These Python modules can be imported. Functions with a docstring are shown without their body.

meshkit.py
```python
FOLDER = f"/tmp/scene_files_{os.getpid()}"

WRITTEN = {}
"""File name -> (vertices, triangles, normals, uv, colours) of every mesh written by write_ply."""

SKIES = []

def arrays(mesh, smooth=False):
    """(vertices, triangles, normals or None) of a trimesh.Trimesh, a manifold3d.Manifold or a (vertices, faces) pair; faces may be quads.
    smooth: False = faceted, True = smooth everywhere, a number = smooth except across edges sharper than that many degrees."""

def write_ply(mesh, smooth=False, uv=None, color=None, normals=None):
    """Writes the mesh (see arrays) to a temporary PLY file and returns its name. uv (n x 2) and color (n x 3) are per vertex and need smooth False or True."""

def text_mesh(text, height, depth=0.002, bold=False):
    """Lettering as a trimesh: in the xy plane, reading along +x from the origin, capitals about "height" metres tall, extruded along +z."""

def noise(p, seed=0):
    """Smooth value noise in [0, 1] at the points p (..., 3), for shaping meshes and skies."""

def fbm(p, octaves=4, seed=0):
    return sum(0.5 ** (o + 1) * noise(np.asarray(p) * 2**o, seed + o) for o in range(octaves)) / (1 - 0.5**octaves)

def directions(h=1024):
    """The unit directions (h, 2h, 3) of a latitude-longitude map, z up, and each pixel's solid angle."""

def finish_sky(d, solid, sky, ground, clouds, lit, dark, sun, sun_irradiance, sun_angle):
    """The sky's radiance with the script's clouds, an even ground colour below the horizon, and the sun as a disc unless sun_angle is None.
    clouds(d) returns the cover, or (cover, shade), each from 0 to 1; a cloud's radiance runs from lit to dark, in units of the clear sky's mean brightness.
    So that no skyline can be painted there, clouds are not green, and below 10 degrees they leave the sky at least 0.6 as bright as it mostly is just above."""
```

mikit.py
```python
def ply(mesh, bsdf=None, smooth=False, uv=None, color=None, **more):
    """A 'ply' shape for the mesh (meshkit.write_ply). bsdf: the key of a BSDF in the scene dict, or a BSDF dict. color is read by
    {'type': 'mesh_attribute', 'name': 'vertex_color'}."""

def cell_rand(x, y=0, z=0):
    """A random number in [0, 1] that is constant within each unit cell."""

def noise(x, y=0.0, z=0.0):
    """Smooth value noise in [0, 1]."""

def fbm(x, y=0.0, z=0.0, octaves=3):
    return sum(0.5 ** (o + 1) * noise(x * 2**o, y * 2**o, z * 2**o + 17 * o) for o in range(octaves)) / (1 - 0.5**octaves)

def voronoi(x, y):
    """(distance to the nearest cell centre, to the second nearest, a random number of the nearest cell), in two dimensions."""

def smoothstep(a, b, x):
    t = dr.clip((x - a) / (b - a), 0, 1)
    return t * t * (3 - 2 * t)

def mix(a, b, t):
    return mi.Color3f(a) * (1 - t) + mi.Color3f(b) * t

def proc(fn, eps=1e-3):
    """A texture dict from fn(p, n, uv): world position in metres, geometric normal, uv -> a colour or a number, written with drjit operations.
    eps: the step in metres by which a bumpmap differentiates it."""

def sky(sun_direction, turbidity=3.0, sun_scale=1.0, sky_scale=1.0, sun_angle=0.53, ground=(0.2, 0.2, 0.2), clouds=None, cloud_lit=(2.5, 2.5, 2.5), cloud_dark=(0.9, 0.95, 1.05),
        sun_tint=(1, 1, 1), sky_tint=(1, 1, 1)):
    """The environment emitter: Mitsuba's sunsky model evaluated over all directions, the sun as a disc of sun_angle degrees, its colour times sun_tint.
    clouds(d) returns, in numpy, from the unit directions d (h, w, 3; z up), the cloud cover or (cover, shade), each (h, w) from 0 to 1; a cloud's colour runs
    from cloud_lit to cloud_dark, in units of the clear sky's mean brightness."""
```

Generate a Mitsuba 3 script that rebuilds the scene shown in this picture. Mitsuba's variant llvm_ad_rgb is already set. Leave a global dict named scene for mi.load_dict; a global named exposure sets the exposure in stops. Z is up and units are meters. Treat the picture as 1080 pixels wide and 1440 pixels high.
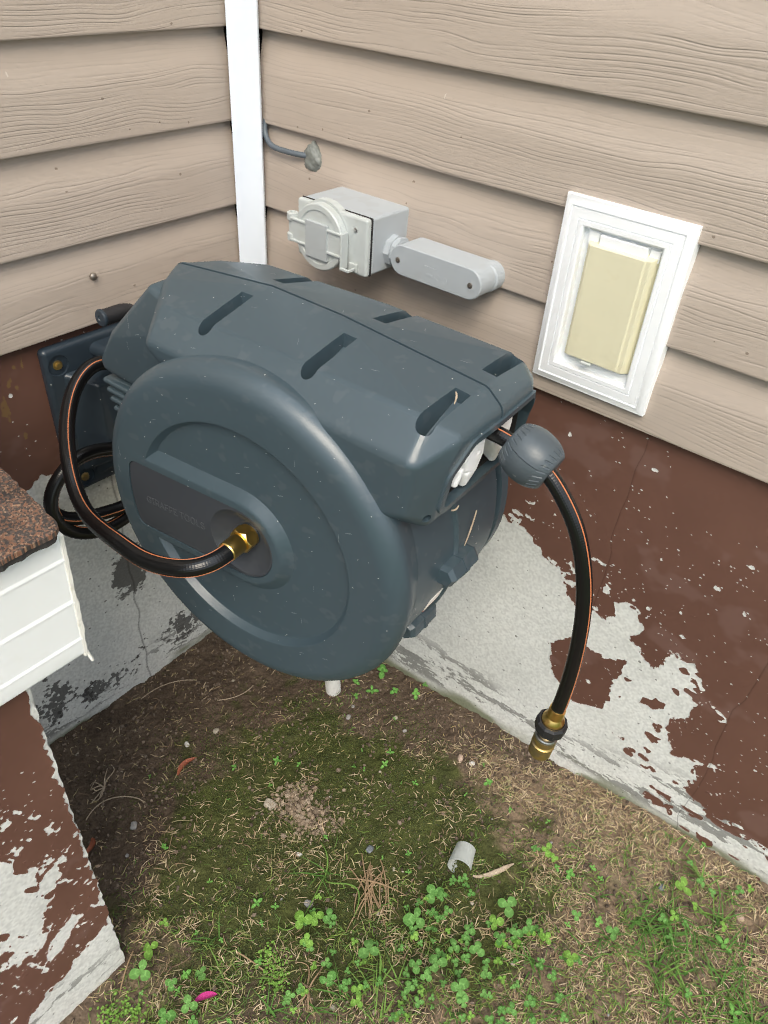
import math, numpy as np, trimesh, manifold3d, mitsuba as mi, drjit as dr, mikit, meshkit
from mikit import proc, noise, fbm, voronoi, cell_rand, smoothstep, mix
from manifold3d import Manifold, CrossSection
T = mi.ScalarTransform4f
rng = np.random.default_rng(11)
scene = {}
labels = {}

# ---------------------------------------------------------------- camera, sky, exposure
exposure = 3.22
CAM = np.array([1.0420, -0.9267, 1.3631])
CAM_R = np.array([[0.7666, 0.6394, 0.0589], [0.4326, -0.4465, -0.7833], [-0.4745, 0.6259, -0.6189]])   # right, down, forward
_m = np.eye(4); _m[:3, 0] = -CAM_R[0]; _m[:3, 1] = -CAM_R[1]; _m[:3, 2] = CAM_R[2]; _m[:3, 3] = CAM
scene['camera'] = {'type': 'perspective', 'fov': 53.085, 'fov_axis': 'x', 'near_clip': 0.02, 'far_clip': 200.0, 'to_world': T(_m)}
scene['sky'] = mikit.sky([0.62, -0.78, 1.10], turbidity=3, sun_scale=0.25, sun_angle=32, ground=(0.12, 0.14, 0.07), clouds=lambda d: (1.0, 0.85 * (1.0 - np.clip(d[..., 2], 0, 1))),   # overcast: brightest overhead
                         cloud_lit=(2.25, 2.48, 2.78), cloud_dark=(0.95, 1.03, 1.15), sun_tint=(0.93, 1.0, 1.10))

# ---------------------------------------------------------------- helpers
def numbered(name):
    if name not in scene and name not in labels: return name
    k = 1
    while f'{name}_{k:03d}' in scene or f'{name}_{k:03d}' in labels: k += 1
    return f'{name}_{k:03d}'
def thing(name, label, cat, group=None):
    key = numbered(name); labels[key] = {'label': label, 'category': cat}
    if group: labels[key]['group'] = group
    return key
def obj(name, mesh, bsdf, parent=None, smooth=30, label=None, **kw):
    if parent: name = parent + '__' + name
    key = name if (parent is None and name in labels and name not in scene) else numbered(name)
    scene[key] = mikit.ply(mesh, bsdf, smooth=smooth, **kw)
    if label: labels.setdefault(key, {})['label'] = label
    return key
def single(name, mesh, bsdf, label, cat, group=None, smooth=30, **kw):
    k = thing(name, label, cat, group); scene[k] = mikit.ply(mesh, bsdf, smooth=smooth, **kw); return k
def tri(mf):
    m = mf.to_mesh(); return trimesh.Trimesh(m.vert_properties[:, :3], m.tri_verts, process=False)
def cat(ms): return trimesh.util.concatenate(ms)
def sph(p, r, n=24): return Manifold.sphere(r, n).translate(tuple(p))
def hull_spheres(pts, r, n=20): return Manifold.batch_hull([sph(p, r, n) for p in pts])
def rbox(a, b, r=0.002, n=12):
    a, b = np.minimum(a, b), np.maximum(a, b)
    r = min(r, 0.49 * float((b - a).min()))
    return hull_spheres([[x, y, z] for x in (a[0]+r, b[0]-r) for y in (a[1]+r, b[1]-r) for z in (a[2]+r, b[2]-r)], r, n)
def box(a, b):
    a, b = np.minimum(a, b), np.maximum(a, b); return Manifold.cube(tuple(b - a)).translate(tuple(a))
def align(axis):
    z = np.asarray(axis, float) / np.linalg.norm(axis); h = np.array([0, 0, 1.0]) if abs(z[2]) < .9 else np.array([1.0, 0, 0])
    x = np.cross(h, z); x /= np.linalg.norm(x); return np.column_stack([x, np.cross(z, x), z])
def place(mf, origin, axis):
    return mf.transform(np.column_stack([align(axis), np.asarray(origin, float)]))
def lathe(prof, origin, axis, n=48):
    """prof: (radius, height) polygon, closed to the axis."""
    return place(Manifold.revolve(CrossSection([np.array(prof, float)]), n), origin, axis)
def prism(poly, h0, h1, origin=(0, 0, 0), axis=(0, 0, 1)):
    c = CrossSection([np.array(poly, float)])
    return place(Manifold.extrude(c, h1 - h0).translate((0, 0, h0)), origin, axis)
def ngon(n, r, a0=0.0): return [(r * math.cos(a0 + 2*math.pi*k/n), r * math.sin(a0 + 2*math.pi*k/n)) for k in range(n)]
def spline(pts, step=0.004):
    from scipy.interpolate import CubicSpline
    p = np.array(pts, float); d = np.r_[0, np.cumsum(np.linalg.norm(np.diff(p, axis=0), axis=1) ** .5)]
    cs = CubicSpline(d, p); q = cs(np.linspace(0, d[-1], 800))
    s = np.r_[0, np.cumsum(np.linalg.norm(np.diff(q, axis=0), axis=1))]
    t = np.linspace(0, s[-1], max(4, int(s[-1] / step)))
    return np.column_stack([np.interp(t, s, q[:, k]) for k in range(3)])
def frames(path, up=(0, 0, 1)):
    t = np.gradient(path, axis=0); t /= np.linalg.norm(t, axis=1, keepdims=True)
    n = np.zeros_like(t); v = np.cross(t[0], up); v = v / np.linalg.norm(v) if np.linalg.norm(v) > 1e-6 else np.array([1.0, 0, 0])
    n[0] = v
    for i in range(1, len(t)):
        v = n[i-1] - t[i] * (n[i-1] @ t[i]); n[i] = v / np.linalg.norm(v)
    return t, n, np.cross(t, n)
def tube(path, r, sides=20, fr=None, caps=True):
    """Swept circle; returns mesh with uv (angle, metres)."""
    path = np.asarray(path, float); t, n, b = fr or frames(path)
    r = np.broadcast_to(np.asarray(r, float), (len(path),))
    a = np.linspace(0, 2*np.pi, sides + 1)
    v = path[:, None] + r[:, None, None] * (np.cos(a)[None, :, None] * n[:, None] + np.sin(a)[None, :, None] * b[:, None])
    s = np.r_[0, np.cumsum(np.linalg.norm(np.diff(path, axis=0), axis=1))]
    uv = np.stack(np.broadcast_arrays(a[None] / (2*np.pi), s[:, None]), -1).reshape(-1, 2)
    i, j = np.meshgrid(np.arange(len(path) - 1), np.arange(sides), indexing='ij'); k = (i * (sides + 1) + j).ravel()
    f = np.vstack([np.c_[k, k + sides + 2, k + sides + 1], np.c_[k, k + 1, k + sides + 2]])
    v = v.reshape(-1, 3)
    f = f[:, ::-1]
    if caps:
        v = np.vstack([v, path[:1], path[-1:]]); uv = np.vstack([uv, [[0, 0]], [[0, s[-1]]]]); c0, c1 = len(v) - 2, len(v) - 1
        j = np.arange(sides); e = (len(path) - 1) * (sides + 1)
        f = np.vstack([f, np.c_[np.full(sides, c0), j, j + 1], np.c_[np.full(sides, c1), e + j + 1, e + j]])
    m = trimesh.Trimesh(v, f, process=False)
    if m.volume < 0: m = trimesh.Trimesh(v, f[:, ::-1], process=False)
    return m, uv
def stripe_path(path, r, phi, fr):
    t, n, b = fr; return path + r * (math.cos(phi) * n + math.sin(phi) * b)
def grid_mesh(X, Y, Z):
    h, w = X.shape; v = np.stack([X, Y, Z], -1).reshape(-1, 3)
    i, j = np.meshgrid(np.arange(h - 1), np.arange(w - 1), indexing='ij'); k = (i * w + j).ravel()
    return trimesh.Trimesh(v, np.vstack([np.c_[k, k + 1, k + w + 1], np.c_[k, k + w + 1, k + w]]), process=False)

# ---------------------------------------------------------------- materials
def bs(name, d): scene[name] = d; return name
def princ(name, col, rough=0.5, bump=None, bscale=1.0, **kw):
    d = {'type': 'principled', 'base_color': col if isinstance(col, dict) else {'type': 'rgb', 'value': list(col)}, 'roughness': rough, **kw}
    if bump is not None: d = {'type': 'bumpmap', 'arbitrary': bump, 'scale': bscale, 'bsdf': d}
    return bs(name, {'type': 'twosided', 'bsdf': d})

def dots(x, y, rad, keep, seed):
    """One round speck in each unit cell that is kept."""
    i, j = dr.floor(x), dr.floor(y); m = rad * 1.6
    cx = m + (1 - 2 * m) * cell_rand(i, j, seed + 1); cy = m + (1 - 2 * m) * cell_rand(i, j, seed + 2); w = cell_rand(i, j, seed + 3)
    q = rad * (0.45 + 1.1 * cell_rand(i, j, seed + 4)); return (dr.square(x - i - cx) + dr.square(y - j - cy) * 1.7 < q * q) & (w > keep)
SIDING_H = [1.2090, 1.0817, 0.9547, 0.8310]
def sid_course(z): return dr.floor((z - 0.8277) / 0.127)
def sid_grain(p):
    a = p.x - p.y; c = sid_course(p.z); o = cell_rand(c, 3.0, dr.select(dr.abs(p.x) < 0.02, 1.0, 5.0)) * 9.0
    w = fbm(a * 4.5 + o, p.z * 13, o, octaves=3)
    q = p.z * 185 + 6.5 * w + o
    i = dr.floor(q); f = q - i
    amp = smoothstep(0.30, 0.62, noise(a * 9 + i * 3.7, i * 1.9, o))
    line = dr.exp(-dr.square((f - 0.5) / 0.12)) * amp
    q2 = p.z * 430 + 16.0 * w + o; i2 = dr.floor(q2); f2 = q2 - i2
    line2 = dr.exp(-dr.square((f2 - 0.5) / 0.25)) * smoothstep(0.40, 0.75, noise(a * 22 + i2 * 5.1, i2 * 2.3, o))
    zf = (p.z - 0.8277) / 0.127 - c
    k = 1.0 - 0.5 * smoothstep(0.58, 0.8, zf)
    return line * k, line2 * k
def sid_height(p, n, uv):
    l, l2 = sid_grain(p); return -(l + 0.40 * l2)
def sid_col(p, n, uv):
    a = p.x - p.y
    c = mix((0.400, 0.336, 0.283), (0.446, 0.379, 0.322), fbm(a * 3, p.z * 30, 2.0, octaves=2))
    l, l2 = sid_grain(p)
    c = c * (1.0 - 0.11 * l - 0.04 * l2)                                               # dirt that sits in the embossed grooves
    c = mix(c, (0.16, 0.12, 0.09), dr.select(dots(a * 26, p.z * 26, 0.05, 0.93, 1.0), 0.7, 0.0))         # fly specks
    return mix(c, (0.62, 0.58, 0.52), dr.select(dots(a * 40, p.z * 9, 0.04, 0.988, 2.0), 0.6, 0.0))       # scuffs
princ('siding_vinyl', proc(sid_col), 0.42, proc(sid_height, eps=3e-4), 0.00042, specular=0.4)

def poly_sdf(x, y, P):
    P = np.asarray(P, float); d = np.full(x.shape, 1e9); s = np.ones(x.shape)
    for (ax, ay), (bx, by) in zip(P, np.roll(P, 1, 0)):
        ex, ey = bx - ax, by - ay; wx, wy = x - ax, y - ay; t = np.clip((wx * ex + wy * ey) / (ex * ex + ey * ey + 1e-12), 0, 1)
        d = np.minimum(d, (wx - ex * t) ** 2 + (wy - ey * t) ** 2); c1, c2, c3 = y >= ay, y < by, ex * wy > ey * wx
        s = np.where((c1 & c2 & c3) | (~c1 & ~c2 & ~c3), -s, s)
    return s * np.sqrt(d)
RBIG = [(0.2,0.60),(0.423,0.605),(0.5,0.617),(0.566,0.617),(0.584,0.582),(0.608,0.583),(0.628,0.569),(0.647,0.564),(0.676,0.536),(0.69,0.536),(0.712,0.526),(0.733,0.492),(0.757,0.476),(0.772,0.494),(0.784,0.486),(0.801,0.482),(0.814,0.524),(0.83,0.534),(0.852,0.519),(0.863,0.502),(0.841,0.47),(0.847,0.458),(0.863,0.458),(0.89,0.449),(0.899,0.439),(0.908,0.471),(0.922,0.482),(0.949,0.487),(0.979,0.445),(0.984,0.414),(0.972,0.377),(0.958,0.346),(0.964,0.313),(0.98,0.293),(1.001,0.304),(1.018,0.297),(1.024,0.263),(1.016,0.228),(1.037,0.213),(1.067,0.204),(1.126,0.207),(1.16,0.209),(1.4,0.225),(1.7,0.2),(1.7,-0.3),(-0.3,-0.3),(-0.3,0.55)]
RISL = [(0.727,0.367),(0.743,0.391),(0.765,0.416),(0.794,0.405),(0.816,0.412),(0.821,0.403),(0.857,0.423),(0.856,0.395),(0.848,0.352),(0.852,0.327),(0.844,0.291),(0.813,0.274),(0.797,0.27),(0.76,0.288),(0.74,0.311)]
LBIG = [(-0.90,0.57),(-0.627,0.575),(-0.527,0.589),(-0.502,0.592),(-0.48,0.606),(-0.455,0.601),(-0.433,0.585),(-0.401,0.577),(-0.374,0.574),(-0.362,0.545),(-0.35,0.57),(-0.337,0.579),(-0.118,0.604),(0.1,0.60),(0.1,-0.3),(-0.9,-0.3)]
SP1 = [(-0.95,0.532),(-0.858,0.532),(-0.824,0.474),(-0.825,0.452),(-0.811,0.436),(-0.804,0.397),(-0.818,0.388),(-0.803,0.35),(-0.824,0.341),(-0.822,0.287),(-0.836,0.27),(-0.852,0.267),(-0.85,0.231),(-0.868,0.262),(-0.869,0.332),(-0.95,0.40)]
SP2 = [(-0.82,0.4),(-0.792,0.419),(-0.764,0.422),(-0.778,0.4),(-0.787,0.376),(-0.814,0.363)]
SP3 = [(-0.822,0.266),(-0.791,0.286),(-0.776,0.265),(-0.794,0.248),(-0.814,0.23),(-0.838,0.218)]
SP4 = [(-0.698,0.175),(-0.740,0.194),(-0.778,0.187),(-0.804,0.176),(-0.845,0.155),(-0.888,0.135),(-0.934,0.115),(-1.2,0.10),(-1.2,-0.2),(-0.7,-0.2)]
def nf(a, z, ka, kz, o, seed): return meshkit.fbm(np.stack([a * ka, z * kz, 0 * a + 0.5], -1), o, seed)
def ragged(a, z, k=0.016): return (nf(a, z, 42, 42, 4, 3) - 0.5) * 2.6 * k + (nf(a, z, 120, 125, 3, 4) - 0.5) * 0.015 + (nf(a, z, 300, 320, 2, 14) - 0.5) * 0.006
def chips(a, z, sc, rad, keep, seed):
    i, j = np.floor(a * sc).astype(int), np.floor(z * sc).astype(int); r = np.random.default_rng(seed).random((5, 97, 89)); q = r[:, i % 97, j % 89]
    e = rad * (0.4 + q[2]); d = np.hypot((a * sc - i - 0.25 - 0.5 * q[0]) * (0.6 + 0.8 * q[4]), z * sc - j - 0.25 - 0.5 * q[1]); d = d + 0.25 * (nf(a, z, 260, 260, 2, seed) - 0.5)
    return np.where(q[3] > keep, (e - d) / sc, -1.0)
def bare_right(a, z):
    rg = ragged(a, z); near = poly_sdf(a, z, RBIG); isl = poly_sdf(a, z, RISL) + rg * 0.6
    pat, p2 = nf(a, z, 26, 36, 4, 9), nf(a, z, 34, 44, 3, 21)
    isle2 = np.where((near > -0.11) & (near < -0.004) & (a > 0.86), (0.345 - p2) * 0.05, -1.0)
    low = np.where((z < 0.215) & (a > 1.0), (0.37 - nf(a, z, 22, 60, 3, 4)) * 0.05, -1.0)
    bits = np.where((near > 0) & (near < 0.09), (0.6 * pat + 0.4 * nf(a, z, 90, 110, 3, 12) - 0.575 - near * 1.3) * 0.05, -1.0)
    return np.maximum(np.minimum(np.minimum(-(near + rg), isl), np.minimum(-isle2, -low)), np.maximum(bits, chips(a, z, 38.0, 0.13, 0.94, 5)))
def bare_left(a, z): return np.maximum(-(poly_sdf(a, z, LBIG) + ragged(a, z, 0.009)), chips(a, z, 40.0, 0.14, 0.93, 6))
def bare_step(a, z):
    rg = ragged(a, z, 0.017); d = np.minimum(np.minimum(poly_sdf(a, z, SP1), poly_sdf(a, z, SP2)), poly_sdf(a, z, SP3))
    pat = nf(a * 0.8 + z * 0.6, z * 0.8 - a * 0.6, 60, 26, 4, 2); bits = np.where((d > 0) & (d < 0.06), (0.6 * pat + 0.4 * nf(a, z, 110, 90, 3, 12) - 0.56 - 1.0 * d) * 0.05, -1.0)
    inner = np.where(d < 0, (0.36 - pat) * 0.05, -1.0)
    edge = a + 0.7525 - 0.020 * (nf(0 * a, z, 1, 55, 3, 8) - 0.42)
    return np.maximum(np.maximum(np.minimum(-(d + rg), -inner), -(poly_sdf(a, z, SP4) + rg)), np.maximum(np.maximum(bits, edge), chips(a, z, 34.0, 0.15, 0.86, 7)))
def paint_sheet(F, a0, a1, z0, z1, step, thick, lip, put):
    """Marching squares: the coat of paint (F < 0) as a sheet with edges of its own; contour points are lifted to "lip". put(a, z, h) -> points."""
    na, nz_ = int(round((a1 - a0) / step)) + 1, int(round((z1 - z0) / step)) + 1
    A, Z = np.meshgrid(np.linspace(a0, a1, na), np.linspace(z0, z1, nz_), indexing='ij'); f = F(A, Z); ins = f < 0
    V, Fc, n0 = [], [], 0
    full = ins[:-1, :-1] & ins[1:, :-1] & ins[1:, 1:] & ins[:-1, 1:]
    pad = np.pad(full, ((0, 0), (1, 1))).astype(np.int8); d = np.diff(pad, axis=1); ri, rs = np.nonzero(d == 1); _, re_ = np.nonzero(d == -1)
    q = np.stack([np.stack([A[ri, rs], Z[ri, rs]], -1), np.stack([A[ri + 1, rs], Z[ri, rs]], -1), np.stack([A[ri + 1, rs], Z[ri, re_]], -1), np.stack([A[ri, rs], Z[ri, re_]], -1)], 1).reshape(-1, 2)
    V.append(np.c_[q, np.full(len(q), thick)]); b = np.arange(len(ri))[:, None] * 4; Fc.append(np.vstack([b + [0, 1, 2], b + [0, 2, 3]])); n0 = len(q)
    anyc = (ins[:-1, :-1] | ins[1:, :-1] | ins[1:, 1:] | ins[:-1, 1:]) & ~full
    for i, j in zip(*np.nonzero(anyc)):
        cs = [(i, j), (i + 1, j), (i + 1, j + 1), (i, j + 1)]; poly, cut = [], []
        for k in range(4):
            p, r = cs[k], cs[(k + 1) % 4]
            if ins[p]: poly.append((A[p], Z[p], thick)); cut.append(False)
            if ins[p] != ins[r]:
                t = f[p] / (f[p] - f[r]); poly.append((A[p] + t * (A[r] - A[p]), Z[p] + t * (Z[r] - Z[p]), lip)); cut.append(True)
        m = len(poly); V.append(np.array(poly)); Fc.append(np.array([[n0, n0 + k, n0 + k + 1] for k in range(1, m - 1)])); 
        w = [(k, (k + 1) % m) for k in range(m) if cut[k] and cut[(k + 1) % m]]; n0 += m
        for k, l in w:
            P0, P1 = np.array(poly[k]), np.array(poly[l]); V.append(np.array([P0, P1, [P1[0], P1[1], -1e-4], [P0[0], P0[1], -1e-4]])); Fc.append(np.array([[n0 + 1, n0, n0 + 3], [n0 + 1, n0 + 3, n0 + 2]])); n0 += 4
    V = np.vstack(V); Fc = np.vstack(Fc); P = put(V[:, 0], V[:, 1], V[:, 2]); m = trimesh.Trimesh(P, Fc, process=False); ref = put(np.zeros(1), np.zeros(1), np.ones(1)) - put(np.zeros(1), np.zeros(1), np.zeros(1))
    if (m.face_normals[0] @ ref[0]) < 0: m = trimesh.Trimesh(P, Fc[:, ::-1], process=False)
    return m
def concrete(a, z, g0, tone):
    c = mix((0.53, 0.54, 0.51), (0.66, 0.67, 0.64), fbm(a * 9, z * 9, 1.0)) * tone
    c = c * (0.86 + 0.28 * noise(a * 300, z * 300, 2.0))
    c = mix(c, (0.66, 0.66, 0.64), dr.select(dots(a * 85, z * 85, 0.15, 0.75, 3.0), 0.6, 0.0))
    c = mix(c, (0.10, 0.095, 0.085), dr.select(dots(a * 70, z * 70, 0.13, 0.93, 4.0), 0.75, 0.0))
    h = z - g0                                                                       # splash zone: streaks of black growth, green at the soil
    st = 0.55 * noise(a * 13 + h * 20, h * 60, 6.0) + 0.45 * fbm(a * 95 + h * 60, h * 260, 6.0, octaves=3)
    m = smoothstep(0.55, 0.60, st) * smoothstep(0.012, 0.03, h) * (1 - smoothstep(0.05, 0.12, h + 0.10 * (noise(a * 7, 3.0) - 0.5)))
    c = mix(c, (0.13, 0.13, 0.12), m * 0.75)
    gm = (1 - smoothstep(0.008, 0.035, h + 0.03 * (noise(a * 12, h * 40, 8.0) - 0.5))) * smoothstep(0.4, 0.6, noise(a * 5, 2.0, 4.0) * 0.7 + noise(a * 30, h * 60) * 0.3)
    return mix(c, (0.09, 0.105, 0.03), gm * 0.8)
def paint_col(a, z):
    t = fbm(a * 7, z * 7, 5.0); c = mix((0.102, 0.049, 0.036), (0.148, 0.074, 0.054), t)
    s = smoothstep(0.60, 0.72, fbm(a * 14, z * 18, 8.0, octaves=4))
    return mix(c, (0.17, 0.10, 0.085), s * 0.45)
def ridge(a, c, w): return dr.exp(-dr.square((a - c) / w))
def concrete_tex(axis, joints, extra=None):
    def col(p, n, uv):
        a = p.x if axis == 0 else p.y; z = p.z; g0 = 0.11 * dr.clip(p.x, 0, 1.3); c = concrete(a, z, g0, 1.0)
        for j, w in joints: c = c * (1.0 - 0.5 * ridge(a + 0.006 * (noise(z * 25, j) - 0.5) * 2, j, w))
        return extra(a, z, c) if extra else c
    def hgt(p, n, uv):
        a = p.x if axis == 0 else p.y; z = p.z; h = 0.6 * noise(a * 330, z * 330, 2.0) + 0.9 * fbm(a * 25, z * 25, 6.0, octaves=2) - dr.select(dots(a * 60, z * 60, 0.15, 0.8, 9.0), 1.5, 0.0)
        for j, w in joints: h = h - 1.0 * ridge(a + 0.006 * (noise(z * 25, j) - 0.5) * 2, j, w)
        return h
    return col, hgt
def paint_tex(axis, joints, rust=None):
    def col(p, n, uv):
        a = p.x if axis == 0 else p.y; z = p.z; c = paint_col(a, z)
        for j, w in joints: c = c * (1.0 - 0.28 * ridge(a + 0.006 * (noise(z * 25, j) - 0.5) * 2, j, w))
        if rust: c = rust(a, z, c)
        sp = dots(a * 130 + 0.4 * z * 130, z * 150, 0.17, 0.90, 4.1) & (noise(a * 9, z * 9, 3.3) > 0.36)
        return mix(c, (0.55, 0.545, 0.52), dr.select(sp, 0.85, 0.0))                        # pin-head chips down to the concrete
    def hgt(p, n, uv):
        a = p.x if axis == 0 else p.y; z = p.z; h = 0.35 * noise(a * 260, z * 260, 2.0) + 1.5 * fbm(a * 28, z * 28, 6.0, octaves=3)
        for j, w in joints: h = h - 1.0 * ridge(a + 0.006 * (noise(z * 25, j) - 0.5) * 2, j, w)
        return h
    return col, hgt
def left_stain(a, z, c):
    s = 0.5 * fbm(a * 30, z * 16, 3.0, octaves=2) + 0.5 * fbm(a * 130, z * 150, 5.0, octaves=3)
    for cx, cz, rx, rz, k, lo in ((-0.352, 0.315, 0.045, 0.055, 1.8, 0.85), (-0.585, 0.115, 0.075, 0.045, 5.5, 0.6), (-0.25, 0.100, 0.085, 0.032, 5.5, 0.6), (-0.47, 0.07, 0.06, 0.03, 6.0, 0.3)):
        d = dr.sqrt(dr.square((a - cx) / rx) + dr.square((z - cz) / rz)) + (s - 0.5) * k
        c = mix(c, (0.05, 0.048, 0.045), 0.85 * (1 - smoothstep(lo - 0.08, lo + 0.12, d)))
    return c
def left_rust(a, z, c): return mix(c, (0.20, 0.125, 0.045), smoothstep(0.62, 0.68, fbm(a * 60, z * 40, 12.0)) * dr.select((z > 0.68) & (a < -0.46), 0.6, 0.0))
RJ_ = [(0.775, 0.0007), (1.03, 0.0009)]
for nm, rr, (c_, h_) in (('right_foundation_concrete', 0.75, concrete_tex(0, RJ_)), ('left_foundation_concrete', 0.75, concrete_tex(1, [(-0.356, 0.0022)], left_stain)), ('step_concrete', 0.75, concrete_tex(1, [])),
                         ('right_brown_paint', 0.5, paint_tex(0, RJ_)), ('left_brown_paint', 0.5, paint_tex(1, [], left_rust)), ('step_brown_paint', 0.5, paint_tex(1, []))):
    princ(nm, proc(c_), rr, proc(h_, eps=5e-4), 0.0006, specular=0.35)
def specks(p, sc, rad, keep, seed):
    q = p * sc; return dots(q.x + q.y * 0.7, q.z + q.y * 0.6 - q.x * 0.3, rad, keep, seed)
def reel_col(p, n, uv):
    c = mix((0.038, 0.060, 0.075), (0.044, 0.068, 0.083), fbm(p.x * 5, p.y * 5, p.z * 5, octaves=2))
    film = smoothstep(0.62, 0.74, fbm(p.x * 60, p.y * 60, p.z * 60, octaves=3))
    c = mix(c, (0.085, 0.10, 0.11), film * 0.25)
    c = mix(c, (0.50, 0.50, 0.47), dr.select(specks(p, 48.0, 0.045, 0.95, 1.3), 0.7, 0.0))
    for ax, ay, az, bx, by, bz, sd in ((0.9, 0.1, 0.3, -0.3, 0.8, 0.6, 21.0), (0.4, -0.5, 0.7, 0.8, 0.6, 0.1, 23.0)):   # fine rub marks
        c = mix(c, (0.26, 0.29, 0.31), dr.select(dots((p.x * ax + p.y * ay + p.z * az) * 55, (p.x * bx + p.y * by + p.z * bz) * 480, 0.22, 0.996, sd), 0.35, 0.0))
    return mix(c, (0.42, 0.43, 0.42), dr.select(specks(p, 95.0, 0.065, 0.965, 8.3), 0.6, 0.0))
def grain_h(p, n, uv): return noise(p.x * 1300, p.y * 1300, p.z * 1300) + 0.5 * fbm(p.x * 60, p.y * 60, p.z * 60)
princ('slate_plastic', proc(reel_col), 0.36, proc(grain_h, eps=4e-4), 0.00006, specular=0.8)
princ('dark_plate_plastic', (0.040, 0.045, 0.054), 0.42, proc(grain_h, eps=4e-4), 0.00005, specular=0.5)
princ('plate_letter_plastic', (0.066, 0.072, 0.082), 0.36, specular=0.5)
def bracket_col(p, n, uv):
    c = mix((0.020, 0.030, 0.042), (0.026, 0.038, 0.050), fbm(p.x * 9, p.y * 9, p.z * 9))
    return mix(c, (0.5, 0.5, 0.48), dr.select(specks(p, 75.0, 0.09, 0.94, 3.3), 0.85, 0.0))
princ('bracket_plastic', proc(bracket_col), 0.34, specular=0.5)
def hose_h(p, n, uv):
    a, s = uv.x * 26.0, uv.y * 330.0; return dr.sin((a + s) * 3.14159) * dr.sin((a - s) * 3.14159)
princ('hose_rubber', (0.0055, 0.0055, 0.006), 0.20, proc(hose_h, eps=3e-4), 0.00009, specular=0.5)
princ('hose_stripe', (0.50, 0.165, 0.07), 0.4)
princ('black_rubber', (0.016, 0.016, 0.018), 0.45, specular=0.5)
bs('brass', {'type': 'twosided', 'bsdf': {'type': 'principled', 'base_color': {'type': 'rgb', 'value': [0.90, 0.62, 0.20]}, 'metallic': 1.0, 'roughness': 0.24}})
bs('old_brass', {'type': 'twosided', 'bsdf': {'type': 'principled', 'base_color': proc(lambda p, n, uv: mix((0.50, 0.36, 0.13), (0.40, 0.31, 0.17), smoothstep(0.4, 0.6, fbm(p.x * 90, p.y * 90, p.z * 90)))), 'metallic': 0.9, 'roughness': 0.36}})
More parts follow.
